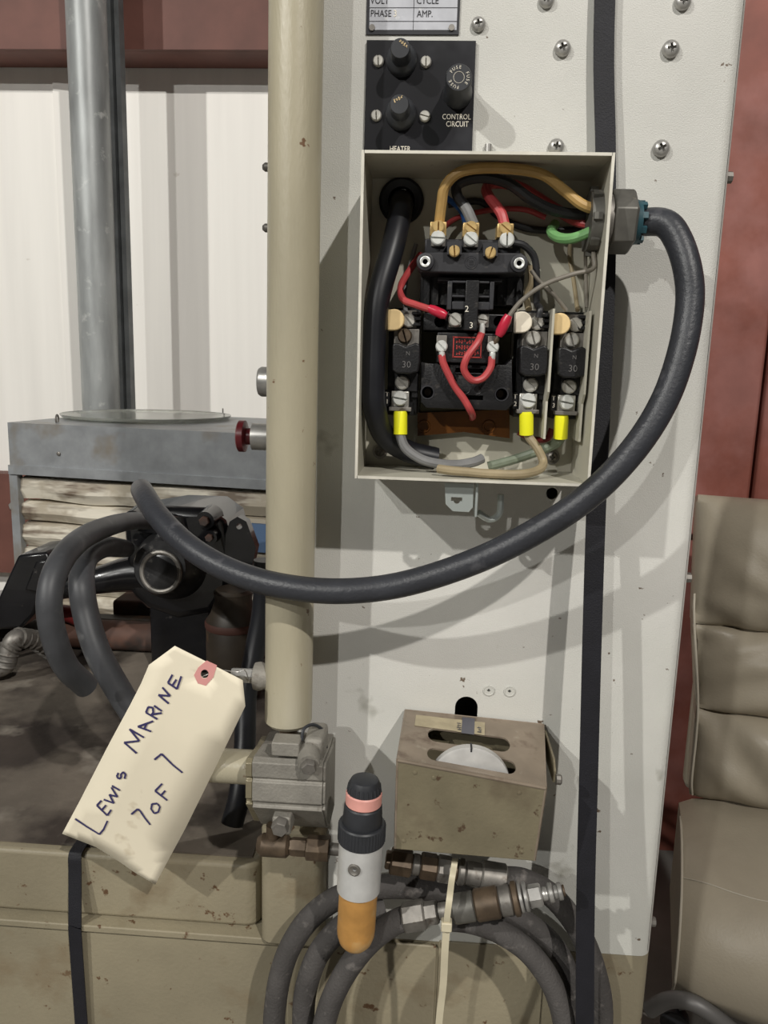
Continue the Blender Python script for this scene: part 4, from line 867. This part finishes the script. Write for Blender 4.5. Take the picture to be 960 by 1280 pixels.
mb = MB(); ppoly([(-50, 760), (-6, 755), (22, 694), (58, 690), (66, 706), (42, 768), (26, 786), (-6, 788), (-50, 790)], YC-.02, YC+.07, mb); mb.build('yoke', 'black_iron', ic, bevel=.004)
ppoly([(30, 738), (44, 702), (60, 700), (52, 742)], YC-.028, YC, None).build('yoke_ear', 'black_iron', ic, bevel=.003)
lug_ = ppoly([(282, 668), (287, 652), (297, 646), (308, 652), (320, 685), (314, 714), (292, 722), (280, 712)], YC, YC+.02).build('lug', 'black_iron', ic)
carve(lug_, ccut(299, 658, 4, YC, YC-.03, YC+.05, 14))
for x, y, r_ in ((166, 651, 17), (256, 651, 15), (262, 672, 12)):
    o = pcyl(x, y, r_, YC-.018, YC+.02, r2=r_*.8).build('bolt_boss', 'black_iron', ic); screw('hex', x, y, r_*.45, YC-.018, 'rust', o, name='bolt')
p = P(243, 634, YC+.05); MB().lathe(p, (0, 0, 1), [(-.02, .017), (.002, .017), (.006, .013)], 8).build('filler_cap', 'dull_steel', ic, bevel=.002)
p = P(215, 640, YC+.04); MB().lathe(p, (0, 0, 1), [(-.02, .055), (.002, .052), (.006, .040)], 28).build('top_flange', 'black_iron', ic)
zt2 = P(220, 768, YC).z
MB().box(P(185, 770, YC).x, P(262, 770, YC).x, YC+.005, YC+.052, .8155, zt2+.01).build('foot', 'black_iron', ic, bevel=.004)
MB().box(P(-45, 780, YC).x, P(-8, 780, YC).x, YC, YC+.045, .8155, P(15, 784, YC).z+.01).build('foot', 'black_iron', ic, bevel=.004)
tag(MB().box(-.90, -.16, .527, .557, .8151, P(150, 775, .527).z).build('guide_rail', 'oily', None, bevel=.004), 'dark oily steel guide rail behind the rusty pipe', 'rail')
# casting under the arm
tag(MB().box(P(140, 770, .56).x, P(205, 770, .56).x, .560, .618, .8151, P(170, 752, .56).z).build('support_block', 'rust', None, bevel=.006), 'oily rusty support block behind the pipe', 'block')

# ================================================================== CHAIR
YH = .95
def pil(name, quad, th, bulge, m, par, n=14, wr=None, back=None):
    a_, b_, c_, d_ = quad; nn = ((b_-a_).cross(d_-a_)).normalized(); nn = nn if nn.y < 0 else -nn; vs = []
    for j in range(n+1):
        for i in range(n+1):
            u, v = i/n, j/n; p_ = (a_*(1-u)+b_*u)*(1-v)+(d_*(1-u)+c_*u)*v
            e = (1-abs(2*u-1)**4)*(1-abs(2*v-1)**3); p_ = p_+nn*(bulge*e**.7 if e > 0 else 0)
            if wr: p_ = p_+nn*wr(u, v)
            vs.append(p_)
    fs = [(j*(n+1)+i, j*(n+1)+i+1, (j+1)*(n+1)+i+1, (j+1)*(n+1)+i) for j in range(n) for i in range(n)]
    k0 = len(vs); per = [i for i in range(n+1)]+[j*(n+1)+n for j in range(1, n+1)]+[n*(n+1)+i for i in range(n-1, -1, -1)]+[j*(n+1) for j in range(n-1, 0, -1)]
    bk = [vs[i]-nn*th for i in per]; vs += bk; m_ = len(per)
    fs += [(per[i], per[(i+1) % m_], k0+(i+1) % m_, k0+i) for i in range(m_)]+[tuple(k0+i for i in range(m_-1, -1, -1))]
    o = MB().add(vs, fs).build(name, m, par, angle=60); return o
cw = .60
def cq(x, y, Y): return P(x, y, Y)
hT, hB_ = cq(866, 617, YH+.06), cq(866, 778, YH)
xl = hB_.x
ch = thing('armchair', (xl, YH, 0), 'taupe leather upholstered chair with piped cushions beside the grey machine column', 'chair')
z1, z2, z3, z4 = hT.z, P(900, 780, YH).z, P(900, 880, YH).z, P(900, 990, YH-.02).z
def wr1(u, v): return .012*noise.noise(V((u*9-v*5, v*4+u*3, 1)))*v+.007*math.sin((u*3.0-v*1.6)*11)*max(0, v-.62)*2.2
def wr2(u, v): return .008*math.sin((u*3.2-v)*9)*max(0, .45-v)+.014*noise.noise(V((u*6+v*4, v*2, 5)))
def wr3(u, v): return .016*noise.noise(V((u*9-v*2, v*2, 9)))
xv = {1: xl-.012, 2: xl, 3: P(873, 875, YH-.015).x, 4: P(866, 992, YH-.03).x}
def bq(za, zb_, ya, yb_, i): return (V((xv[i], ya, za)), V((xl+cw, ya, za)), V((xl+cw, yb_, zb_)), V((xv[i+1], yb_, zb_)))
hd_ = pil('headrest', bq(z1, z2, YH+.05, YH, 1), .12, .065, 'leather', ch, 30, wr1)
b1 = pil('back_cushion', bq(z2-.001, z3, YH, YH-.015, 2), .12, .040, 'leather', ch, 30, wr2)
b2 = pil('back_cushion', bq(z3-.001, z4, YH-.015, YH-.03, 3), .12, .055, 'leather', ch, 30, wr3)
xe = xl+.004
MB().tube([V((xv[2]-.002, YH+.008, z2+.06)), V((xv[2]+.003, YH-.006, z2)), V((xv[3]+.003, YH-.022, z3)), V((xv[4]+.001, YH-.036, z4+.04)), V((xv[4]+.006, YH-.03, z4))], .0024, 8).build('piping', 'piping', ch)
MB().box(xl+.02, xl+cw-.02, YH+.07, YH+.13, z4-.05, z1-.06).build('back_shell', 'leather', ch, bevel=.02)
# seat cushion: crown, rounded front, side bands
YS = .60
sxl = P(853, 1010, YH-.03).x; zs_t = P(880, 1012, YH-.06).z; zs_b = P(880, 1262, YS).z
prof_ = [(YH-.02, zs_t-.01), (YH-.10, zs_t+.004), (YS+.16, zs_t+.002), (YS+.08, zs_t-.02), (YS+.03, zs_t-.06), (YS+.005, zs_t-.11), (YS, zs_t-.16), (YS+.008, zs_b+.03), (YS+.03, zs_b)]
n_ = 24; vs = []
for i in range(n_+1):
    u = i/n_; e = (1-abs(2*u-1)**4)**.8
    for j, (y_, z_) in enumerate(prof_):
        f_ = e*.035; vs.append(V((sxl+cw*u+.02*0, y_-f_*(.2+.8*min(1, j/4)), z_+f_*(1-min(1, j/5))+.010*noise.noise(V((u*7, j*.6, 3))))))
m_ = len(prof_); fs = [(i*m_+j, (i+1)*m_+j, (i+1)*m_+j+1, i*m_+j+1) for i in range(n_) for j in range(m_-1)]
k0 = len(vs)
vs += [V((sxl, YH-.02, zs_b)), V((sxl+cw, YH-.02, zs_b))]
fs += [tuple(list(range(m_))+[k0]), tuple([k0+1]+[n_*m_+j for j in range(m_-1, -1, -1)]), tuple([k0, m_-1]+[i*m_+m_-1 for i in range(1, n_+1)]+[k0+1])]
MB().add(vs, fs).build('seat_cushion', 'leather', ch, angle=60)
MB().tube([V((sxl, y_-.002, z_+.001)) for y_, z_ in prof_[1:]], .0024, 8).build('piping', 'piping', ch)
MB().tube([vs[i*m_+3]+V((0, -.0004, .0004)) for i in range(n_+1)], .0011, 6).build('seam', 'piping', ch)
MB().box(sxl+.006, sxl+cw-.006, YS+.10, YH-.01, zs_b-.04, zs_b-.001).build('seat_frame', 'leather', ch, bevel=.01)
cx_ = sxl+cw/2; cy_ = (YS+YH)/2+.05
MB().cyl((cx_, cy_, .09), (cx_, cy_, zs_b-.04), .03, None, 20).build('column', 'chair_metal', ch)
for i in range(5):
    a0 = math.radians(200+72*i); d0 = V((math.cos(a0), math.sin(a0), 0))
    MB().tube([V((cx_, cy_, .10))+d0*.02, V((cx_, cy_, .10))+d0*.16, V((cx_, cy_, .07))+d0*.30], [.024, .022, .016], 12).build('leg', 'chair_metal', ch)
    MB().lathe(V((cx_, cy_, .027))+d0*.30+V((0, -.012, 0)), (0, 1, 0), [(0, .024), (.003, .027), (.021, .027), (.024, .024)], 20).build('caster', 'black_plastic', ch)
# curved armrest tube rising beside the seat
q = [P(812, 1262, .62), P(835, 1250, .60), P(862, 1252, .58), P(890, 1268, .57), P(930, 1300, .57)]
rt = Matrix.Rotation(math.radians(15.5), 4, 'Z')
MB().tube([rt @ (p_-WL[ch])+WL[ch] for p_ in q], .014, 14).build('footrest_bar', 'chair_metal', ch)
ch.rotation_euler.z = -math.radians(15.5)
